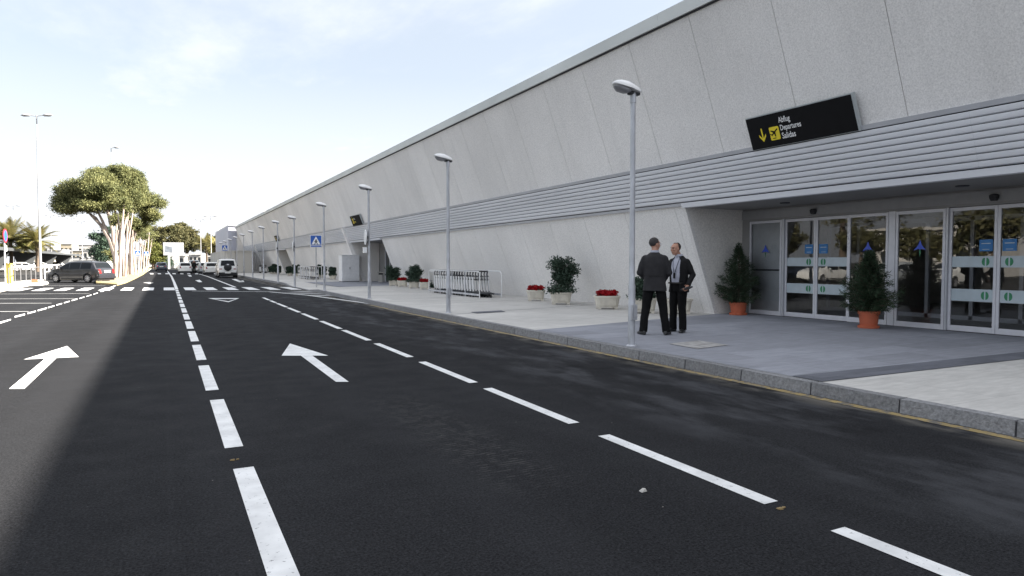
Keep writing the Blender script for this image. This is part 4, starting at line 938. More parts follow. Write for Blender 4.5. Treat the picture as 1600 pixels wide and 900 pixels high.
def car(kind, paintm, label, loc, rz, group=None, cat='car', spare=False, name='parked_car'):
    c = CARS[kind]; L_, W, ax, r = c['L'], c['W'], c['ax'], c['r']; R = r+.055; zw = r; gl = .22
    t = thing(name, label, cat, loc, rz, group)
    ztop = lambda x: interp(c['top'], x)
    zbelt = lambda x: interp(c['belt'], x)
    def hw(x): 
        u = abs(x)/(L_/2); return W/2*(1-.22*max(0, (u-.55)/.45)**2.2)
    def side(x, z):
        b = zbelt(x); w = hw(x)
        if z <= b: q = (z-gl)/(b-gl); return w*(.955+.045*math.sin(PI*min(1, max(0, q*.75+.1))))
        return w*(.985-.26*((z-b)/max(.2, c['roof']-b))**1.15*.85)
    def zlow(x):
        z = gl+(.08 if abs(x) > L_/2-.25 else 0)
        for a in ax:
            if abs(x-a) < R: z = max(z, zw+math.sqrt(R*R-(x-a)**2))
        return z
    x0, x1 = c['top'][0][0], c['top'][-1][0]
    st = sorted(set([round(q, 3) for q in list(np.linspace(x0, x1, 40))+[p[0] for p in c['top']]+[a+s*R*k for a in ax for s in (-1,1) for k in (1.0,.995,.93,.8,.6,.35,0)]]))
    st = [q for q in st if x0 <= q <= x1]
    rings = []
    for x in st:
        zl, zt = zlow(x), ztop(x); zl = min(zl, zt-.05); col = []
        for k in (0,.12,.3,.5,.68,.84,.94): 
            z = zl+(zt-zl)*k; col.append((side(x,z), z))
        wt = side(x, zt); cr = .02
        for k, dz in ((.985,-.03),(.93,-.008),(.8,.0),(.5,cr*.7),(0,cr)): col.append((wt*k, zt+dz-.0 if k < .98 else zt-.03*(zt-zl)))
        rings.append([(x, -y, z) for y, z in col]+[(x, y, z) for y, z in reversed(col[:-1])])
    body = MB().rings(rings, True, True)
    body.build('body', paintm, t, smooth=True, auto=.62)
    # dark arches/underbody
    MB().box(x0+.12, x1-.12, -W/2+.10, W/2-.10, .17, .60).build('underbody', M['blackplastic'], t)
    # glass
    for s in (-1, 1):
        for k, (a, b_) in enumerate(c['glass']):
            g = MB(); n = 5; vs = []
            first, last = k == 0, k == len(c['glass'])-1
            for i in range(n+1):
                x_ = a+(b_-a)*i/n; zb_ = zbelt(x_)+.035; zt_ = min(c['roof']-.115, ztop(x_)-.10)
                for j in range(4):
                    z = zb_+(max(zt_, zb_+.012)-zb_)*j/3; vs.append((x_, s*(side(x_,z)+.007), z))
            g.add(vs, [(i*4+j, i*4+j+1, (i+1)*4+j+1, (i+1)*4+j) for i in range(n) for j in range(3)])
            g.build('side_window', M['carglass'], t, smooth=True)
        # door seams and handles
        for a, b_ in c['glass'][-2:]:
            xs_ = a-.04; MB().add([(xs_-.006,s*(side(xs_,z)+.003),z) for z in (.32,.5,.7,.9)]+[(xs_+.006,s*(side(xs_,z)+.003),z) for z in (.32,.5,.7,.9)], [(i,i+1,i+5,i+4) for i in range(3)]).build('door_seam', M['blackplastic'], t)
            z = zbelt(a)-.10; MB().box(a+.03,a+.20,s*side(a,z)-.012,s*side(a,z)+.022,z-.018,z+.018).build('door_handle', paintm, t, bevel=.005)
        xm = c['glass'][-1][1]-.08; MB().ell((xm, s*(W/2+.09), zbelt(xm)+.09), (.06,.10,.075), 10, 6).build('wing_mirror', M['blackplastic'] if kind != 'hatch' else paintm, t, smooth=True)
        MB().box(-.85,.85,s*(hw(0)*.985)-.01,s*(hw(0)*.985)+.012,.26,.34).build('sill_trim', M['blackplastic'], t)
        if c['rails']: MB().tube([(-1.5,s*W*.33,c['roof']-.02),(-1.4,s*W*.33,c['roof']+.035),(.1,s*W*.33,c['roof']+.05),(.2,s*W*.33,c['roof']-.01)], .017, 6).build('roof_rail', M['blackplastic'], t)
    tp_ = c['top']
    # windscreen + rear window follow the steep parts of the top outline
    def screen(xa, xb, f, name):
        g = MB(); n = 5; vs = []
        for i in range(n+1):
            x_ = xa+(xb-xa)*i/n; z = ztop(x_); dzx = (ztop(x_+.02)-ztop(x_-.02))/.04; nn = Vector((-dzx,0,1)).normalized()*.012
            w = side(x_, z)
            for q in (-f,-.5,0,.5,f):
                dz = .02*(1-abs(q)) ; vs.append((x_+nn.x, q*w, z+dz*.9+nn.z))
        g.add(vs, [(i*5+j, i*5+j+1, (i+1)*5+j+1, (i+1)*5+j) for i in range(n) for j in range(4)]); g.build(name, M['carglass'], t, smooth=True)
    if kind == 'wagon': screen(-1.955,-1.745,.86,'rear_window'); screen(.66,1.16,.9,'windscreen')
    elif kind == 'hatch': screen(-1.845,-1.675,.84,'rear_window'); screen(.40,.97,.9,'windscreen')
    elif kind == 'suv': screen(-1.962,-1.855,.82,'rear_window'); screen(.40,.93,.9,'windscreen')
    else: screen(-2.05,-1.96,.82,'rear_window'); screen(.55,1.18,.9,'windscreen')
    for s in (-1, 1):
        zt_ = zbelt(x0)-.02
        xr = x0+.13; yo = s*(hw(xr)*.985); h_ = .30 if kind != 'hatch' else .24
        MB().hexa([(x0-.012,s*W*.27,zt_-h_),(x0-.012,yo*.93,zt_-h_),(xr+.16,yo+s*.006,zt_-h_+.05),(xr+.16,yo*.85,zt_-h_+.05),(x0+.045,s*W*.30,zt_),(x0+.055,yo*.93,zt_),(xr+.12,yo+s*.004,zt_+.01),(xr+.1,yo*.85,zt_+.01)]).build('tail_light', M['taillight'], t, bevel=.01)
        xf = x1-.16; zf = ztop(xf)-.07; yf = s*hw(xf)
        MB().hexa([(x1-.02,s*W*.24,zf-.16),(x1-.06,yf*.92,zf-.15),(xf-.22,yf+s*.004,zf-.04),(xf-.2,yf*.8,zf-.05),(x1-.10,s*W*.26,zf-.02),(xf+.02,yf*.93,zf-.01),(xf-.24,yf+s*.003,zf+.04),(xf-.2,yf*.8,zf+.04)]).build('headlight', M['headlight'], t, bevel=.01)
    MB().box(x0-.05,x0+.16,-W*.44,W*.44,.30,.50).build('rear_bumper', paintm if kind in ('wagon','hatch') else M['blackplastic'], t, bevel=.03)
    MB().box(x1-.14,x1+.02,-W*.40,W*.40,.26,.46).build('front_bumper', paintm, t, bevel=.03)
    zp = .72 if kind != 'suv' else .42
    MB().box(x0-.062 if kind == 'suv' else x0-.02,x0-.01,-.26,.26,zp,zp+.11).build('number_plate', M['plate'], t)
    if kind == 'wagon': MB().box(x0-.03,x0-.005,-.33,.33,.86,.90).build('boot_trim', M['rim'], t)
    for a in ax:
        for s in (-1, 1):
            wm = Matrix.Translation((a, s*(W/2-.11), zw)) @ Matrix.Rotation(-s*PI/2, 4, 'X')
            tyre = MB().lathe([(r*.62,-.10),(r*.94,-.10),(r,-.07),(r,.07),(r*.94,.10),(r*.66,.105),(r*.62,.08)], 26).tr(wm).build('tyre', M['rubber'], t, smooth=True)
            rm = MB().lathe([(r*.63,.05),(r*.66,.10),(r*.60,.10),(r*.58,.05),(.01,.04)], 24)
            for k in range(7):
                an = 2*PI*k/7; ca, sa = math.cos(an), math.sin(an); w_ = .024
                rm.hexa([(ca*.03-sa*-w_,sa*.03+ca*-w_,.05),(ca*r*.6-sa*-w_*1.5,sa*r*.6+ca*-w_*1.5,.05),(ca*r*.6-sa*w_*1.5,sa*r*.6+ca*w_*1.5,.05),(ca*.03-sa*w_,sa*.03+ca*w_,.05),
                         (ca*.03-sa*-w_,sa*.03+ca*-w_,.095),(ca*r*.6-sa*-w_*1.5,sa*r*.6+ca*-w_*1.5,.088),(ca*r*.6-sa*w_*1.5,sa*r*.6+ca*w_*1.5,.088),(ca*.03-sa*w_,sa*.03+ca*w_,.095)])
            rm.lathe([(.05,.09),(.05,.105),(.01,.11)], 12)
            rm.tr(wm).build('rim', M['rim'], tyre)
    if spare:
        MB().lathe([(.34,-.10),(.345,-.02),(.33,.06),(.25,.10),(.01,.11)], 28).tr(Matrix.Translation((x0-.10,0,.98)) @ Matrix.Rotation(-PI/2, 4, 'Y')).build('spare_wheel_cover', M['blackplastic'], t, smooth=True)
        MB().hexa([(x0-.22,-.10,1.20),(x0-.22,.10,1.20),(x0-.2,.10,1.20),(x0-.2,-.10,1.20),(x0-.19,-.08,1.29),(x0-.19,.08,1.29),(x0-.17,.08,1.29),(x0-.17,-.08,1.29)]).build('cover_emblem', M['rim'], t)
    return t
def car_px(kind, m, label, px_, py_, ang, **k):
    p = at(px_, py_); return car(kind, m, label, (p.x,p.y,0.004), ang, **k)
wag = at(127,441.5); car('wagon', M['graphite'], 'dark grey estate car pulling out to the left across the road in full sun', (wag.x, wag.y+.2, .004), math.radians(140), name='estate_car')
up_ = PI/2
car('suv', M['carwhite'], 'white off-road car with black spare wheel cover on its back, parked at the kerb', (5.42,70.7,.004), up_-.01, spare=True, name='offroad_car')
car('hatch', M['carwhite'], 'white car in the kerb queue directly before the off-road car', (5.05,87.8,.004), up_, name='parked_car')
car('hatch', M['silver'], 'silver car half hidden in the kerb queue, second before the off-road car', (4.9,97.5,.004), up_, name='parked_car')
car('van', M['silver'], 'far grey-silver van at the head of the kerb queue, beside the standing dark figure', (4.3,118,.004), up_+.02, name='van', cat='van')
car('hatch', M['carwhite'], 'farther white car in the kerb queue, third before the off-road car', (4.8,108,.004), up_, name='parked_car')
car('hatch', M['carwhite'], 'white car driving away in the middle lane', (2.55,99.5,.004), up_, name='moving_car')
car('hatch', M['navy'], 'small dark blue car driving away left of the centre line', (-.30,124,.004), up_+.02, name='moving_car')
# ---- person far away
# ================================================================ PEOPLE
def hand(mb, wrist, d, palm_n, thumb, s=1.0, curl=.5):
    """palm + five unequal bent fingers merged into mb; d: pointing direction, palm_n: palm normal, thumb: side direction"""
    d = Vector(d).normalized(); n = Vector(palm_n); n = (n-d*n.dot(d)).normalized(); t = Vector(thumb); t = (t-d*t.dot(d)-n*t.dot(n)).normalized(); w = Vector(wrist)
    mb.ell(w+d*.045*s, (.036*s,.036*s,.036*s), 10, 6); mb.rings([[w+d*q*s+t*a*s+n*b_*s for a, b_ in ((-.040,-.013),(.038,-.013),(.040,.013),(-.040,.013))] for q in (0,.085)])
    for k, (off, ln) in enumerate(((.030,.072),(.010,.080),(-.011,.074),(-.031,.058))):
        p0 = w+d*.078*s+t*off*s; c1 = curl*.8; d1 = (d*math.cos(c1)+n*math.sin(c1)); p1 = p0+d1*ln*.45*s; c2 = curl*1.8; d2 = d*math.cos(c2)+n*math.sin(c2); p2 = p1+d2*ln*.33*s; d3 = d*math.cos(curl*2.6)+n*math.sin(curl*2.6); p3 = p2+d3*ln*.22*s
        mb.tube([p0,p1,p2,p3], [.0095*s,.009*s,.008*s,.0065*s], 7)
    b0 = w+d*.025*s+t*.036*s; mb.tube([b0, b0+(d*.5+t*.8).normalized()*.034*s, b0+(d*.5+t*.8).normalized()*.034*s+(d+t*.15+n*.4).normalized()*.03*s], [.012*s,.0105*s,.008*s], 7)
def limb(mb, pts, rad, n=12): mb.tube(pts, rad, n); [mb.ell(p, (r,r,r), 10, 6) for p, r in zip(pts, rad)]
def head(mb, c, look, s=1.0, jowl=1.0):
    """look: horizontal facing direction of the face"""
    f = Vector((look[0],look[1],0)).normalized(); sd = Vector((f.y,-f.x,0)); Rm = Matrix(((sd.x,f.x,0,0),(sd.y,f.y,0,0),(0,0,1,0),(0,0,0,1))); T = Matrix.Translation(c) @ Rm @ Matrix.Scale(s, 4)
    h = MB(); h.ell((0,-.012,.03),(.076,.098,.092),18,12); h.ell((0,.012,-.045),(.060*jowl,.072,.072),14,9); h.ell((0,.035,-.085),(.038*jowl,.042,.032),10,7)
    h.hexa([(-.016,.075,-.028),(.016,.075,-.028),(.012,.118,-.024),(-.012,.118,-.024),(-.009,.078,.028),(.009,.078,.028),(.006,.092,.026),(-.006,.092,.026)])
    h.ell((0,.084,.036),(.050,.014,.012),10,6); h.ell((0,.080,-.056),(.026,.014,.012),10,6)
    for q in (-1,1): h.ell((q*.078,-.008,-.005),(.012,.022,.034),8,7); h.ell((q*.04,.062,-.02),(.026,.024,.022),8,6)
    h.tr(T); mb.merge(h); return T
def torso_shell(rings, a0, a1, th, n=30):
    """rings: (z, cx, cy, rx, ry); arc from a0 to a1 (radians, 0=+x, pi/2=+y)"""
    outer = []; full = abs(a1-a0) > 6.2; m = n if full else n+1
    for z, cx, cy, rx_, ry_ in rings: outer.append([(cx+rx_*math.cos(a0+(a1-a0)*k/n), cy+ry_*math.sin(a0+(a1-a0)*k/n), z) for k in range(m)])
    if full: return MB().rings(outer)
    mb = MB(); nr = len(rings); vs = [v for o in outer for v in o]
    inner = [[(cx+(rx_-th)*math.cos(a0+(a1-a0)*k/n), cy+(ry_-th)*math.sin(a0+(a1-a0)*k/n), z) for k in range(m)] for z, cx, cy, rx_, ry_ in rings]
    loops = []
    for o, i in zip(outer, inner): loops.append(o+i[::-1])
    return mb.rings(loops)
def folds(me, amp, fr, seed):
    from mathutils import noise as nz_
    for v in me.vertices:
        p = Vector((v.co.x*fr, v.co.y*fr, v.co.z*fr*.55+seed)); v.co += v.normal*(nz_.noise(p)*amp+nz_.noise(p*2.3)*amp*.4)
def man(loc, rz, H_, kind, label, look, extra):
    """built facing +Y, z up, for a 1.75 m figure then scaled"""
    t = thing('person', label, 'person', loc, rz); sc = H_/1.75; t.scale = (sc,sc,sc)
    g = extra
    sh = {s: Vector((s*.195,-.01,1.43)) for s in (-1,1)}
    body = MB()
    Th = head(body, Vector((g.get('hx',0),.03+g.get('hf',0),1.635)), look, 1.0, g.get('jowl',1.0))
    body.tube([(0,-.01,1.40),(g.get('hx',0)*.4,.005,1.50),(g.get('hx',0),.02+g.get('hf',0),1.60)], [.075,.062,.058], 12)
    body.rings([[(cx+rx_*math.cos(2*PI*k/20), cy+ry_*math.sin(2*PI*k/20), z) for k in range(20)] for z, cx, cy, rx_, ry_ in ((.88,0,0,.14,.095),(1.0,0,.01,.145,.105),(1.15,0,.01,.145,.105),(1.32,0,0,.155,.10),(1.40,0,-.01,.11,.07),(1.45,0,-.01,.055,.05))])
    for s in (-1,1):
        e_, w_ = g['elbow'][s], g['wrist'][s]; limb(body, [sh[s]+Vector((-s*.035,0,-.065)), e_, w_], [.034,.036,.027])
        dd, nn, tt = g['hand'][s]; hand(body, w_, dd, nn, tt, 1.0, g['curl'][s])
        hp, kn, an = g['leg'][s]; limb(body, [hp, kn, an], [.078,.052,.036]); tq = Vector((g['toe'][s][0],g['toe'][s][1],0)).normalized()
        body.tube([Vector(an)+Vector((0,0,-.045)), Vector(an)+tq*.09+Vector((0,0,-.062))], [.028,.018], 8)
    me = remesh(body, .0095, 2); link('body', me, M['skin'], t)
    # eyes, brows, mouth
    ft = MB()
    for q in (-1,1): ft.ell((q*.031,.079,.008),(.012,.008,.006),8,5); ft.box(q*.032-.017,q*.032+.017,.083,.092,.026,.031)
    ft.box(-.022,.022,.082,.094,-.059,-.054); ft.tr(Th).build('facial_feature', M['hair2'], t)
    # hair
    hr = MB(); hr.ell((0,-.022,.042),(.082,.098,.093),18,12)
    me = remesh(hr, .008, 1); o = link('hair', me, M['hair'] if kind == 'grey' else M['hair2'], t)
    bm = bmesh.new(); bm.from_mesh(me)
    kill = [v for v in bm.verts if (v.co.y > .035+ (0 if kind=='grey' else -.03) and v.co.z < .085) or v.co.z < -.035 or (v.co.y > .0 and v.co.z < .02)] if kind == 'grey' else [v for v in bm.verts if (v.co.y > -.01 and v.co.z < .11) or (v.co.z < -.03) or (v.co.z > .125-.6*max(0,-v.co.y-.0) and v.co.y > -.05)]
    bmesh.ops.delete(bm, geom=kill, context='VERTS'); bm.transform(Th); bm.to_mesh(me); bm.free()
    # trousers
    tr_ = MB(); tr_.rings([[(rx_*math.cos(2*PI*k/20), .0+ry_*math.sin(2*PI*k/20), z) for k in range(20)] for z, rx_, ry_ in ((.80,.165,.12),(.90,.172,.128),(1.0,.165,.125))])
    for s in (-1,1):
        hp, kn, an = [Vector(q) for q in g['leg'][s]]; an2 = an+Vector((0,.005,-.045))
        tr_.tube([hp+Vector((0,0,.03)), hp.lerp(kn,.5), kn, kn.lerp(an,.55), an2], [.098,.093,.078,.073,.075], 14)
    me = remesh(tr_, .011, 2); folds(me, .012, 9, 3 if kind == 'grey' else 8); link('trousers', me, M['trousers'], t)
    for s in (-1,1):
        an = Vector(g['leg'][s][2]); toe = g['toe'][s]; a_ = math.atan2(toe[1], toe[0])-PI/2
        so = MB(); so.rings([[(w*math.cos(2*PI*k/14), y, max(0, zc+h*math.sin(2*PI*k/14))) for k in range(14)] for y, w, h, zc in ((-.075,.02,.03,.03),(-.06,.036,.045,.045),(0,.042,.055,.05),(.08,.048,.042,.034),(.15,.046,.034,.028),(.195,.030,.022,.02),(.205,.01,.01,.016))])
        so.tr(Matrix.Translation((an.x,an.y,0)) @ Matrix.Rotation(a_, 4, 'Z')).build('shoe', M['shoe'], t, smooth=True)
    # shirt
    R5 = [(.96,0,.0,.168,.125),(1.08,0,.01,.175,.135),(1.25,0,.01,.185,.132),(1.38,0,0,.175,.115),(1.45,0,-.01,.11,.085),(1.50,0,.003,.070,.068),(1.535,0,.012,.068,.066)]
    me = remesh(torso_shell(R5, 0, 2*PI, 0), .011, 2); folds(me, .006, 10, 5); link('shirt', me, M['shirt'], t)
    # jacket
    op = g['open']; bot = g['hem']
    RJ = [(bot,0,-.01,.215,.158),(.95,0,-.005,.20,.150),(1.08,0,.0,.195,.147),(1.25,0,0,.212,.150),(1.34,0,-.005,.218,.140),(1.41,0,-.012,.200,.118),(1.445,0,-.012,.155,.098),(1.478,0,-.012,.100,.086),(1.50,0,-.008,.082,.078)]
    jk = torso_shell(RJ, PI/2+op, PI/2-op+2*PI, .022, 34) if op > 0 else torso_shell(RJ, 0, 2*PI, .02)
    for s in (-1,1):
        e_, w_ = Vector(g['elbow'][s]), Vector(g['wrist'][s]); s0 = sh[s]+Vector((-s*.022,0,-.045))
        jk.tube([s0, s0.lerp(e_,.5), e_, e_.lerp(w_,.5), e_.lerp(w_,.93)], [.066,.068,.060,.055,.049], 14); jk.ell(s0+Vector((-s*.01,0,.008)), (.070,.072,.058), 12, 8); jk.ell(e_, (.062,.062,.062), 10, 7)
    me = remesh(jk, .011, 2); folds(me, .010, 7.5, 1 if kind == 'grey' else 6); link('jacket', me, M['suit'] if kind == 'grey' else M['jacket'], t)
    cl = MB(); cl.rings([[(r_*math.cos(2*PI*k/20), .006+r_*math.sin(2*PI*k/20), z) for k in range(20)] for r_, z in ((.080,1.495),(.076,1.535),(.070,1.535),(.072,1.49))]); cl.build('shirt_collar', M['shirt'], t, smooth=True)
    return t, Th
def V(*a): return Vector(a)
# man with his back to the camera, hands together in front of him
p = at(1022,523.5,K); toc = math.atan2(p.y, p.x)-PI/2      # facing away from the camera
m1, Th = man((p.x,p.y,K+.004), toc-.10, 1.745, 'grey', 'man in a charcoal jacket and black trousers standing with his back to the camera', (.75,.66), dict(
    elbow={-1:V(-.265,.0,1.13), 1:V(.25,.02,1.13)}, wrist={-1:V(-.13,.22,.98), 1:V(.10,.23,1.00)},
    hand={-1:((.75,.65,-.15),(.3,-.2,-.9),(0,.5,.9)), 1:((-.8,.5,-.2),(-.3,-.2,-.9),(0,.5,.9))}, curl={-1:.6, 1:.6},
    leg={-1:(V(-.095,0,.90),V(-.15,.02,.50),V(-.195,-.04,.095)), 1:(V(.095,0,.90),V(.15,.03,.50),V(.215,.03,.095))}, toe={-1:(-.55,.9), 1:(.25,1)}, open=0, hem=.80))
gm = MB()
for q in (-1,1): gm.tube([(q*.078,.0,.012),(q*.074,.085,.012)], .002, 5); gm.tube([(q*.032+.022*math.cos(a),.094,.004+.016*math.sin(a)) for a in [2*PI*k/12 for k in range(13)]], .002, 5)
gm.tr(Th).build('spectacles', M['rim'], m1)
# black seam across the back and vent
MB().box(-.17,.17,-.157,-.150,1.068,1.073).build('back_seam', M['trousers'], m1)
# man facing him, black open jacket, badge lanyard, black folder in his left hand
p = at(1060,519,K); toc = math.atan2(-p.y, -p.x)-PI/2
m2, Th = man((p.x,p.y,K+.004), toc-.62, 1.67, 'black', 'balding man in an open black jacket, pale shirt and lanyard, facing the man in charcoal', (.25,.97), dict(jowl=1.15, hf=.05, hx=.03,
    elbow={1:V(.29,.0,1.13), -1:V(-.275,-.06,1.13)}, wrist={1:V(.24,.18,1.0), -1:V(-.29,.12,.91)},
    hand={1:((-.2,.9,-.3),(-.9,0,-.2),(0,.3,1)), -1:((-.15,.8,-.5),(.9,.2,-.3),(0,.3,1))}, curl={1:.5, -1:.75},
    leg={-1:(V(-.09,0,.90),V(-.10,.03,.50),V(-.125,.02,.095)), 1:(V(.09,0,.90),V(.11,.02,.50),V(.135,-.01,.095))}, toe={-1:(-.3,1), 1:(.2,1)}, open=.50, hem=.79))
ln = MB(); fy = .150
for q in (-1,1): ln.tube([(q*.075,.02,1.50),(q*.072,.095,1.44),(q*.045,.137,1.30),(q*.012,.152,1.17)], .006, 5)
ln.build('lanyard', M['navy'], m2); MB().box(-.02,.02,.150,.160,1.06,1.17).build('badge', M['jacket'], m2)
MB().box(-.165,.165,-.12,.140,.955,.985).build('belt', M['shoe'], m2, bevel=.01)
hp_ = m2.matrix_basis @ V(-.33,.22,.875); bt = tag(empty('folded_umbrella', hp_, m2.rotation_euler.z), 'black folded umbrella held in the hand of the man in black', 'umbrella'); bt.rotation_euler.z += PI-.35
MB().tube([(-.16,.0,-.03),(-.12,.0,-.02),(.10,.0,.02)], [.014,.024,.026], 10).build('folded_canopy', M['blackplastic'], bt, smooth=True)
MB().tube([(.10,.0,.02),(.17,.0,.035)], [.015,.017], 10).build('handle', M['darkmetal'], bt, smooth=True)
# distant figure standing by the van: simplified but continuous
p = at(303.5,427.5); t = thing('person', 'distant dark clothed figure standing between the white car and the van', 'person', (p.x,p.y,0), .2)
b_ = MB(); b_.ell((0,0,1.60),(.075,.09,.11),12,8); b_.tube([(0,0,1.35),(0,0,1.55)], .06, 8); b_.rings([[(w*math.cos(2*PI*k/14), d*math.sin(2*PI*k/14), z) for k in range(14)] for z, w, d in ((.85,.17,.12),(1.1,.17,.12),(1.35,.20,.12),(1.43,.14,.1))])
for s in (-1,1): limb(b_, [V(s*.2,0,1.38),V(s*.25,-.02,1.12),V(s*.23,.1,.88)], [.055,.045,.03]); limb(b_, [V(s*.09,0,.88),V(s*.11,.02,.48),V(s*.12,0,.06)], [.09,.065,.05]); b_.ell((s*.12,.06,.04),(.045,.12,.04),8,6); hand(b_, V(s*.23,.1,.88), (0,.2,-1), (-s,0,0), (0,1,0), 1, .3)
link('body', remesh(b_, .014, 2), M['skin'], t)
c_ = MB(); c_.rings([[(w*math.cos(2*PI*k/14), d*math.sin(2*PI*k/14), z) for k in range(14)] for z, w, d in ((.80,.20,.145),(1.1,.195,.14),(1.35,.225,.145),(1.46,.13,.10))])
for s in (-1,1): c_.tube([V(s*.19,0,1.38),V(s*.25,-.02,1.12),V(s*.235,.08,.92)], [.075,.062,.05], 10)
link('jacket', remesh(c_, .016, 1), M['jacket'], t)
c_ = MB()
for s in (-1,1): c_.tube([V(s*.09,0,.90),V(s*.11,.02,.48),V(s*.12,0,.05)], [.105,.085,.078], 10)
link('trousers', remesh(c_, .016, 1), M['trousers'], t)
# ================================================================ LEFT SIDE
def tall_lamp(px_, base, top_y, arm, label, dist=None, single=False, r=.09):
    if dist: p = atd(px_, 450, dist); p = Vector((p.x, p.y, 0))
    else: p = at(px_, base)
    d = (Vector((p.x,p.y,HC))-Vector((0,0,HC))).dot(FW); h = HC+(411-top_y)/FPX*d
    t = thing('car_park_lamp', label, 'lamp post', (p.x,p.y,0), -AL, 'tall car park lamp posts')
    MB().lathe([(r,0),(r*.9,h*.3),(r*.5,h)], 10).build('pole', M['polegrey'], t, smooth=True)
    for s in ((1,) if single else (-1,1)):
        MB().tube([(0,0,h-.05),(s*arm*.45,0,h+.02)], .035, 6).build('arm', M['polegrey'], t)
        MB().rings([[(s*x, w*math.cos(a), h+.02+hh*math.sin(a)) for a in [2*PI*k/12 for k in range(12)]] for x, w, hh in ((arm*.4,.05,.03),(arm*.5,.13,.10),(arm*.8,.16,.11),(arm,.04,.02))]).build('lamp_head', M['polegrey'], t, smooth=True)
    return t
tall_lamp(64, 437.5, 183.5, 1.30, 'tall white twin headed lamp post behind the railing on the left')
tall_lamp(178.5, 0, 233, .9, 'tall thin single headed lamp post rising behind the pine crown', dist=75, single=True, r=.08)
tall_lamp(24, 0, 323, 1.75, 'distant twin headed lamp above the left palm tree', dist=150)
tall_lamp(82, 0, 338, 1.6, 'faint distant twin headed lamp right of the second palm', dist=190, r=.08)
tall_lamp(114, 0, 342, 1.5, 'faint distant lamp mast, left of the two between palm and pines', dist=210, r=.08)
tall_lamp(130, 0, 347, 1.5, 'faint distant lamp mast, right of the two between palm and pines', dist=205, r=.08)
tall_lamp(315, 0, 344.5, 1.35, 'distant twin headed lamp, left of the pair above the far cars', dist=170)
tall_lamp(331, 0, 339.5, 1.7, 'distant twin headed lamp, right of the pair above the far cars', dist=160)
# railing
p0, p1 = at(14,447,.12), at(69,439,.12)
t = thing('railing', 'low white metal railing on the pale pavement left of the grey car', 'railing', (p0.x,p0.y,.12)); v = Vector((p1.x-p0.x,p1.y-p0.y,0))
rl = MB(); rl.tube([(0,0,1.0), tuple(v+Vector((0,0,1.0)))], .03, 6); rl.build('top_rail', M['railing'], t)
for k in range(8): q = v*(k/7); MB().tube([(q.x,q.y,0),(q.x,q.y,1.0)], .028, 6).build('railing_post', M['railing'], t)
p0, p1 = at(70,436.5,.05), at(102,428,.05)
t = thing('railing', 'white railing behind the bonnet of the grey car', 'railing', (p0.x,p0.y,.05)); v = Vector((p1.x-p0.x,p1.y-p0.y,0))
MB().tube([(0,0,1.15), tuple(v+Vector((0,0,1.15)))], .06, 6).tube([(0,0,.6), tuple(v+Vector((0,0,.6)))], .03, 6).parts('top_rail', M['whitemetal'], t)
for k in range(7): q = v*(k/6); MB().box(q.x-.05,q.x+.05,q.y-.05,q.y+.05,0,1.15).build('railing_post', M['whitemetal'], t)
# parking sign and yellow box
p = at(8.5,444,.12); t = thing('parking_sign', 'red and blue round sign nearly edge on, at the left edge', 'sign', (p.x,p.y,.12), 1.50)
MB().lathe([(.045,0),(.04,3.0)], 10).build('post', M['polegrey'], t, smooth=True)
MB().lathe([(.42,-.02),(.42,.012)], 26).tr(Matrix.Translation((0,-.06,2.95)) @ Matrix.Rotation(PI/2, 4, 'X')).build('red_rim', M['red'], t); MB().lathe([(.33,.0),(.33,.022)], 26).tr(Matrix.Translation((0,-.062,2.95)) @ Matrix.Rotation(PI/2, 4, 'X')).build('blue_disc', M['blue'], t)
MB().box(-.2,.2,-.08,-.05,2.0,2.38).build('lower_plate', M['signwhite'], t)
p = at(15,443,.12); t = thing('grit_box', 'narrow upright yellow box beside the red and blue sign', 'box', (p.x,p.y,.12), -AL)
MB().box(-.16,.16,-.12,.12,.0,1.2).build('body', M['yellowbox'], t, bevel=.02); MB().box(-.18,.18,-.14,.14,1.2,1.26).build('lid', M['yellowbox'], t, bevel=.01)
p = at(54,441.5,.12); tag(MB().hexa([(-.2,-.1,0),(.2,-.1,0),(.2,.1,0),(-.2,.1,0),(-.17,-.08,.22),(.15,-.08,.2),(.15,.08,.2),(-.17,.08,.22)]).tr(Matrix.Translation((p.x,p.y,.12))).build('kerb_stone', M['terracotta'], bevel=.02), 'small brown block at the pavement corner left of the grey car', 'stone')
# ---- carports
def carport(x0, x1, y0, y1, z, label, step=10, rt=.35, name='carport'):
    t = thing(name, label, 'carport', (x1,y0,0))
    o_ = Matrix.Translation((-x1,-y0,0))
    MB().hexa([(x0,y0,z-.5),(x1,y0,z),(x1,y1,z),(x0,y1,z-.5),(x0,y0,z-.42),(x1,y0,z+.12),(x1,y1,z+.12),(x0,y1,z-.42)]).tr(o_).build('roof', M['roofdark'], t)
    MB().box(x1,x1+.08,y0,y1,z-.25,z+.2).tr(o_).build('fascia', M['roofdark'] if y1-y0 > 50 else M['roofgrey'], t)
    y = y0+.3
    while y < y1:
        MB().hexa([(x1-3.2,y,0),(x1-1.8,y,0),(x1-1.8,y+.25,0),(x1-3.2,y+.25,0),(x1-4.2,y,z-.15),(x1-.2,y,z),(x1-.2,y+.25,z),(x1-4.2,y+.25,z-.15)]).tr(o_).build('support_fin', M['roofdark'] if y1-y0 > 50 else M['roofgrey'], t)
        y += step
    return t
carport(-34, -20.4, 100, 225, 3.45, 'long low carport with dark underside left of the grey car', 26)
for k in range(5):
    p = atd(127+k*10, 407, 235+k*14); carport(p.x-9, p.x, p.y, p.y+9, 3.3, ['first','second','third','fourth','fifth'][k]+' from left of the small white sawtooth carports behind the grey car', 6)
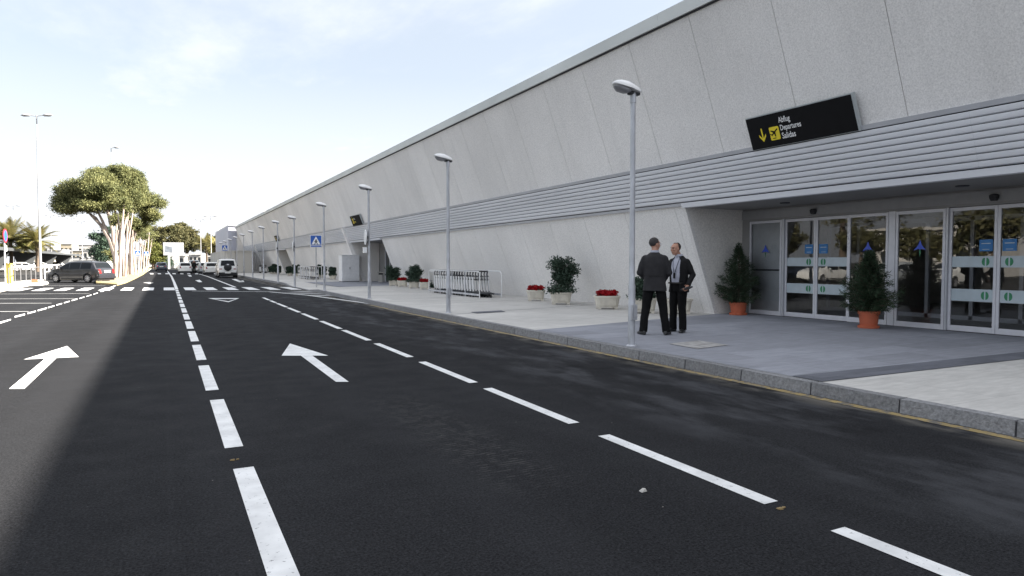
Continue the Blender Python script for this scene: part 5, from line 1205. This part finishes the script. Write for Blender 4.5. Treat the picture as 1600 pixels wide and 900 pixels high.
for k, (px_, py_, kind, m, ang, lab) in enumerate((
    (8,424,'wagon','silver',.25,'silver car parked under the carport at the left edge of the picture'),
    (36,423.5,'hatch','carwhite',.22,'white car parked under the carport, seen from the side behind the railing'),
    (64,421,'hatch','carwhite',.2,'white car half hidden by the tall twin headed lamp post'),
    (84,419,'wagon','carblack',PI+.2,'black car under the carport behind the bonnet of the grey car'),
    (102,417,'wagon','carblack',PI+.2,'black car under the carport above the bonnet of the grey car'),
    (97,416.5,'hatch','carred',.2,'red car in the shade of the carport, mostly hidden'))):
    p = at(px_, py_); car(kind, M[m], lab, (p.x,p.y,0), ang+.25, 'cars parked under the carport')
# ---- palms
def palm(px_, yc, dist, R_, nf, label, seed, th=None):
    p = atd(px_, yc, dist); rr = random.Random(seed); t = thing('palm_tree', label, 'palm', (p.x,p.y,0), 0, 'palm trees')
    h = p.z; MB().tube([(0,0,0),(.1,0,h*.5),(0,0,h)], [.30,.24,.28], 10).build('trunk', M['bark'], t, smooth=True)
    vs = []; fs = []
    for k in range(nf):
        a = rr.uniform(0,2*PI); el = rr.uniform(-.25,1.35); Ln = R_*rr.uniform(.85,1.1); dr = rr.uniform(.5,1.0)
        pts = []; q = Vector((0,0,h)); d = Vector((math.cos(a)*math.cos(el), math.sin(a)*math.cos(el), math.sin(el)))
        for j in range(9):
            pts.append(q.copy()); q = q+d*(Ln/8); d = (d+Vector((0,0,-.10*dr-.02*j*dr))).normalized()
        for j in range(8):
            for s_ in range(5):
                u = (j+s_/5)/8; c = pts[j].lerp(pts[j+1], s_/5); dd = (pts[j+1]-pts[j]).normalized(); sd = dd.cross(Vector((0,0,1))).normalized(); w = R_*.26*math.sin(PI*min(1,u*.85+.15))+.1
                for sg in (-1,1):
                    tip = c+sd*sg*w*.8+dd*w*.75+Vector((0,0,-w*.25+rr.uniform(-.05,.05))); b = len(vs); vs += [c-dd*.045, c+dd*.045, tip]; fs.append((b,b+1,b+2))
    MB().add(vs, fs).build('frond', M['palm'], t)
palm(16, 376, 105, 4.1, 60, 'large palm tree above the carport at the left edge', 1)
palm(57, 377, 105, 3.4, 46, 'smaller palm tree right of the large one, behind the tall lamp post', 2)
palm(322, 384, 175, 3.6, 50, 'palm tree left of the lilac block at the far end', 3)
palm(336, 386, 165, 3.2, 46, 'palm tree touching the lilac block at the far end', 4)
# ---- trees
def tree(name, label, base, limbs, blobs, n, size, mleaf, mbark, sub=.5, subn=80, group=None, cat='tree', flatb=0, asp=.5):
    t = thing(name, label, cat, (base[0],base[1],0), 0, group); b = MB()
    for pts, rad in limbs: b.tube([Vector(q)-Vector((base[0],base[1],0)) for q in pts], rad, 8)
    b.build('trunk', M[mbark], t, smooth=True)
    bl = [(x-base[0],y-base[1],z,a,c,d) for x,y,z,a,c,d in blobs]
    if mleaf == 'pine' and n > 5000:      # break the umbrella into uneven tufts with sky between them
        r2 = random.Random(int(n)); nb_ = []
        for x,y,z,a,c,d in bl:
            for q_ in range(9):
                th_ = r2.uniform(0, 2*PI); ph_ = r2.uniform(-.6, 1.0); e_ = r2.uniform(.55,1.02); k_ = r2.uniform(.24,.55)
                nb_.append((x+a*e_*math.cos(th_)*math.cos(ph_), y+c*e_*math.sin(th_)*math.cos(ph_), z+d*e_*math.sin(ph_), a*k_, c*k_, max(d*k_*1.1, .35)))
        bl = nb_
    if n: leaves('crown', cloud(bl, n, sub, subn, .5 if mleaf != 'pine' else .62, flatb=flatb), size, M[mleaf], t, asp if mleaf != 'pine' else .36)
    return t
def PB(px_, py_, d, rx_, rz_, ry_=None):
    p = atd(px_, py_, d); k = d/FPX; return (p.x, p.y, p.z, rx_*k, (ry_ or rx_)*k, rz_*k)
def PL(pts, d, rads):
    k = d/FPX; out = []
    for x, y in pts: q = atd(x, y, d); out.append((q.x, q.y, max(.05, q.z)))
    return (out, [r*k for r in rads])
D1 = 64
gp = 'pine trees on the island'
b0 = at(186,434.5)
tree('pine_tree', 'leaning pine with the largest umbrella crown reaching left over the grey car', b0,
    [PL([(186,436),(180,400),(172,375),(158,352),(140,334)], D1, [4.6,4.0,3.4,2.6,1.5]), PL([(173,378),(160,345),(150,325)], D1, [2.6,2,1.2]), PL([(180,400),(176,360),(168,330),(160,312)], D1, [3,2.6,2,1.2]),PL([(168,368),(150,340),(128,326)], D1, [2,1.5,.8])],
    [PB(112,312,D1,27,19), PB(135,300,D1,32,25), PB(160,294,D1,32,25), PB(125,328,D1,25,10), PB(98,322,D1,14,9), PB(150,322,D1,28,11), PB(100,300,D1,12,8)], 24000, .19, 'pine', 'pinebark', .5, 230, gp)
b0 = at(194,433)
tree('pine_tree', 'upright pine carrying the highest part of the crown, left of the reddish trunk', b0,
    [PL([(190,434),(189,380),(191,335),(196,305)], 67, [4,3.6,2.8,1.5]), PL([(189,390),(182,345),(178,315)], 67, [3,2.2,1.2]), PL([(190,370),(200,330),(205,300)], 67, [2.4,1.8,1])],
    [PB(178,283,67,32,19), PB(200,288,67,24,22), PB(165,275,67,18,10), PB(196,310,67,25,14), PB(185,268,67,16,6), PB(212,274,67,9,8), PB(180,305,67,26,14), PB(170,318,67,18,8)], 20000, .19, 'pine', 'pinebark', .5, 200, gp)
b0 = at(206,431.5)
tree('pine_tree', 'pine with thick reddish trunk and rounded crown on the right side of the clump', b0,
    [PL([(206,432),(205,395),(206,365),(203,340)], 74, [4.2,3.6,3.0,1.6]), PL([(206,370),(216,352),(228,336)], 74, [2.6,2,1.2]), PL([(205,392),(198,372),(193,355)], 74, [2.2,1.8,1])],
    [PB(228,318,74,20,15), PB(240,313,74,13,10), PB(215,322,74,18,16), PB(232,338,74,16,9), PB(212,300,74,16,12), PB(220,350,74,9,7), PB(208,356,74,9,6)], 13000, .2, 'pine', 'pinebark', .5, 150, gp)
tl = [(177,400,180,432,.55,66),(183,345,181,435,.75,65),(194,318,187,436,.8,66),(200,330,196,434,.6,69),(212,300,193,432,.5,70),(198,345,201,431,.55,72),(186,320,191,434,.6,67),(207,350,212,431,.5,76),(214,368,212,429,.42,82),(219,362,216,428,.4,86),(224,366,219,427,.38,90),(230,360,224,425,.38,94),(234,352,227,423,.35,98),(238,370,229,422,.35,102)]
tlab = ['first','second','third','fourth','fifth','sixth','seventh']
for i, (tx, ty, bx, by, r, d) in enumerate(tl):
    b0 = at(bx, by); d = (b0-Vector((0,0,HC))).dot(FW)
    if d > 125: d = 125
    q = atd(bx, by, d); b0 = Vector((q.x,q.y,0)); mx = (tx+bx)/2+random.uniform(-2,2)
    lim = [PL([(bx,by+1),(mx,(ty+by)/2),(tx,ty)], d, [2.6*r*1.3,2.3*r*1.2,1.2*r])]
    lim.append(PL([(mx,(ty+by)/2-8),(mx+(5 if i%2 else -5),ty+14)], d, [1.6*r,.8*r]))
    bl = [PB(tx+random.uniform(-3,3), ty-4, d, 9*(1 if i > 6 else 1.1), 6), PB(tx+random.uniform(-7,7), ty+4, d, 6, 4)]
    lab = ('slender pale pine trunk, %s from left in the front group of the island' % tlab[i]) if i < 7 else ('slender pale pine trunk, %s from left in the rear group of the island' % tlab[i-7])
    tree('pine_tree', lab, b0, lim, bl, 1500 if i > 6 else 900, .22, 'pine', 'pinebark', .4, 22, 'slender pine trunks on the island')
# dark evergreen behind pines
gp2 = 'trees beyond the far end of the road'
def far_tree(name, label, px_, d, blobs, n, size, m, group=gp2, top=None):
    q = atd(px_, 430, d); return tree(name, label, (q.x,q.y), [PL([(px_,411+1.5*FPX/d),(px_,395),(px_+2,380)], d, [3,2.4,1.5])], [PB(*b[:2], d, *b[2:]) for b in blobs], n, size, m, 'bark', .8, 130, group)
far_tree('evergreen_tree', 'dark evergreen behind the pines, left of their trunks', 156, 130, [(157,392,16,12),(152,370,12,6),(165,380,10,8),(160,402,12,6),(168,360,8,6)], 7000, .38, 'leafdark')
far_tree('evergreen_tree', 'broad olive green tree behind the billboard', 258, 190, [(258,372,24,16),(248,362,14,9),(270,360,16,10),(240,380,12,10),(282,372,14,12),(262,390,22,12)], 15000, .5, 'oak')
far_tree('evergreen_tree', 'tall olive green tree right of the billboard', 292, 200, [(288,362,14,12),(300,368,12,10),(294,382,18,12),(306,380,9,9),(282,352,8,4)], 11000, .5, 'oak')
far_tree('evergreen_tree', 'distant green tree behind the far lamp pair', 328, 215, [(330,378,10,9),(340,374,8,6),(322,388,9,8),(334,392,12,8)], 6000, .5, 'oak')
far_tree('broadleaf_tree', 'light green bushy tree between the pine trunks and the billboard', 240, 150, [(238,390,14,11),(230,398,10,9),(248,396,10,10),(240,404,16,6)], 9000, .36, 'bushgreen')
far_tree('evergreen_tree', 'dark bushy tree below the olive tree, left of the billboard', 254, 160, [(252,400,10,12),(258,410,12,6),(246,408,8,6)], 5000, .4, 'leafdark')
far_tree('broadleaf_tree', 'yellow green bush between the two left palms', 40, 125, [(42,384,13,9),(36,374,8,7),(50,388,12,6)], 5000, .34, 'bushgreen')
far_tree('broadleaf_tree', 'low bushes behind the big left palm', 6, 125, [(4,388,14,6),(20,390,10,4)], 3000, .34, 'bushgreen')
for k, (px_, rx_, col) in enumerate(((152,8,'leafdark'),(243,6,'bushgreen'),(347,7,'oak'))):
    pass
# ---- billboard, kiosks, houses
q = atd(271, 389, 150); t = thing('billboard', 'large white billboard with a faint grey picture on pillars at the road end', 'billboard', (q.x,q.y,0), -AL+.35)
k = 150/FPX; w = 14.5*k; zc = q.z; hh = 10.2*k
MB().box(-w,w,-.12,.12,zc-hh,zc+hh).build('frame', M['galv'], t, bevel=.05); MB().quad((-w*.94,-.13,zc-hh*.9),(w*.94,-.13,zc-hh*.9),(w*.94,-.13,zc+hh*.9),(-w*.94,-.13,zc+hh*.9)).build('poster', pm('poster_white', (.5,.5,.5), .5, var=.05), t)
MB().quad((-w*.85,-.14,zc-hh*.5),(-w*.1,-.14,zc-hh*.6),(-w*.1,-.14,zc+hh*.3),(-w*.8,-.14,zc+hh*.5)).build('poster_picture', M['adgrey'], t)
for s in (-.45,.45): MB().box(s*w-.18,s*w+.18,-.1,.1,0,zc-hh).build('pillar', M['whitemetal'], t)
def kiosk(px_, py_, d, w_, h_, label, m='houses', dp=4, name='kiosk', cat='kiosk', z0=0):
    q = atd(px_, py_, d); k = d/FPX; t = thing(name, label, cat, (q.x,q.y,z0), -AL+.2); W_ = w_*k/2
    MB().box(-W_,W_,0,dp,0,h_).build('wall', M[m], t); MB().box(-W_-.3,W_+.3,-.4,dp+.3,h_,h_+.22).build('roof', M['whitemetal'], t)
    n = max(1, int(w_/6))
    for i in range(n):
        xa = -W_+2*W_*(i+.2)/n; xb = -W_+2*W_*(i+.75)/n; MB().box(xa,xb,-.03,.02,h_*.3,h_*.8).build('window', M['window'], t)
    return t
kiosk(262, 410, 165, 14, 2.9, 'small white kiosk under the billboard', dp=3)
kiosk(284, 408, 172, 10, 3.1, 'white booth right of the billboard pillars')
kiosk(302, 406, 185, 24, 3.6, 'wide low white pavilion behind the far cars')
kiosk(333, 408, 180, 16, 3.0, 'pale low building left of the hoarding at the road end')
kiosk(215, 408, 200, 20, 3.0, 'low white building seen through the pine trunks')
hs = [(66,400,330,22,6),(86,398,360,20,8),(104,397,400,26,8),(122,398,380,18,8),(141,397,360,20,8),(158,399,300,16,6),(97,394,460,30,14),(132,393,480,30,14),(72,396,430,22,13),(170,399,330,18,7),(185,398,350,18,8)]
hn = ['leftmost','second','third','fourth','fifth','rightmost but two','tallest left','tallest right','upper left','last but one','last']
for i, (px_, py_, d, w_, h_) in enumerate(hs):
    t = kiosk(px_, py_, d, w_, h_, 'distant white house, %s of the row behind the carports' % hn[i], 'houses' if i % 3 else 'cream', 9, 'distant_house', 'house'); t['group'] = 'distant white houses'
# ---- across the road beside the photographer: what the door glass mirrors
q = thing('office_building', 'white building across the car park, mirrored in the door glass', 'building', (-46, 44, 0))
MB().box(-9,0,-6,6,0,5.0).build('wall', M['houses'], q); MB().box(-9.4,.4,-6.4,6.4,5.0,5.3).build('roof', M['concrete'], q)
for z_ in (1.2,3.4):
    for yy in range(-5,5,4): MB().box(-.05,.03,yy,yy+1.6,z_,z_+1.4).build('window', M['window'], q)
rr = random.Random(5)
for i, (x, y, s) in enumerate(((-32,30,.8),(-34,37,.7),(-64,22,2.2),(-66,31,2.3),(-64,40,2.2),(-66,49,2.4),(-62,58,2.2),(-64,67,2.3),(-60,76,2.1),(-60,86,2.1),(-38,55,1.0),(-36,62,.9),(-38,72,1.1),(-40,47,.75))):
    tree('roadside_tree', 'tree across the road, mirrored in the door glass', (x,y), [([(x,y,0),(x+.2,y,2*s),(x,y,4*s)], [.22*s,.17*s,.1*s])], [(x+rr.uniform(-1,1),y+rr.uniform(-1.5,1.5),(3.6+rr.uniform(0,2))*s,2.0*s,2.4*s,1.6*s) for _ in range(4)], 3500, .42, 'oak', 'bark', .7, 60, 'trees across the road beyond the left edge')
for i, (x, y, m) in enumerate(((-16,24,'carwhite'),(-16.3,28,'silver'),(-16,33,'carwhite'),(-16.2,37,'navy'),(-16,41,'carwhite'))):
    car('hatch', M[m], 'car parked across the road beyond the left edge, mirrored in the door glass', (x,y,0), .05, 'cars across the road beyond the left edge')
# ================================================================ LIGHT, SKY, CAMERA
sd = Vector((10.68, -5.6, 7.0)).normalized(); el = math.asin(sd.z); azi = math.atan2(sd.x, sd.y)
su = bpy.data.lights.new('sun', 'SUN'); su.energy = 5.0; su.angle = math.radians(.6); su.color = (1, .93, .83)
so = bpy.data.objects.new('sun', su); COL.objects.link(so); so.rotation_euler = sd.to_track_quat('Z', 'Y').to_euler()
w = bpy.data.worlds.new('World'); S.world = w; w.use_nodes = True; N = w.node_tree.nodes; L = w.node_tree.links; bg = N['Background']
sk = N.new('ShaderNodeTexSky'); sk.sky_type = 'NISHITA'; sk.sun_disc = False; sk.sun_elevation = el; sk.sun_rotation = azi; sk.air_density = 1.2; sk.dust_density = 2.5; sk.ozone_density = 1.5
tc = N.new('ShaderNodeTexCoord'); sp = N.new('ShaderNodeSeparateXYZ'); L.new(tc.outputs['Generated'], sp.inputs[0])
# thin high cloud: direction projected on a high plane
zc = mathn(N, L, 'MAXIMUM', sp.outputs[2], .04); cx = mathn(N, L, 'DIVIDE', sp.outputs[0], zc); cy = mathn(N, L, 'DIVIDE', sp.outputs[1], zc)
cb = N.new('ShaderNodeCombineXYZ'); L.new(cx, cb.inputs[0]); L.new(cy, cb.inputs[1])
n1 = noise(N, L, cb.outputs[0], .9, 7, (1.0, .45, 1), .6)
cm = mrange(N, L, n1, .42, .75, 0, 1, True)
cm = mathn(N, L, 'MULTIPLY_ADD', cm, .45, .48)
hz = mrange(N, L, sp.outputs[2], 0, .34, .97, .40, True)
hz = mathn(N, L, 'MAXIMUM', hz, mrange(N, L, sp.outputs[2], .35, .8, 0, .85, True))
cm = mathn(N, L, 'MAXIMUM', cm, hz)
vz = mrange(N, L, sp.outputs[2], .30, .75, 1.0, 1.35, True)  # veil brightened overhead, above the view, as added fill for the shaded wall
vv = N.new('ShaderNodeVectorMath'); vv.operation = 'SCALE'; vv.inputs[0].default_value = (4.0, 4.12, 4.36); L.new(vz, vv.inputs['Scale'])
sv = N.new('ShaderNodeVectorMath'); sv.operation = 'SCALE'; sv.inputs['Scale'].default_value = .78; L.new(sk.outputs[0], sv.inputs[0])
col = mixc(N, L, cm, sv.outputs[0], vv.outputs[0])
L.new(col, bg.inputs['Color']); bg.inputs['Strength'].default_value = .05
S.view_settings.view_transform = 'Standard'; S.view_settings.look = 'None'; S.view_settings.gamma = 1; S.view_settings.exposure = 2.48
cam = bpy.data.cameras.new('Camera'); co = bpy.data.objects.new('Camera', cam); COL.objects.link(co); S.camera = co
cam.sensor_width = 36; cam.lens = FPX/1600*36; cam.clip_end = 5000; cam.clip_start = .05
co.location = (0,0,HC); co.rotation_euler = (PI/2-TH, 0, -AL)
S.render.engine = 'CYCLES'
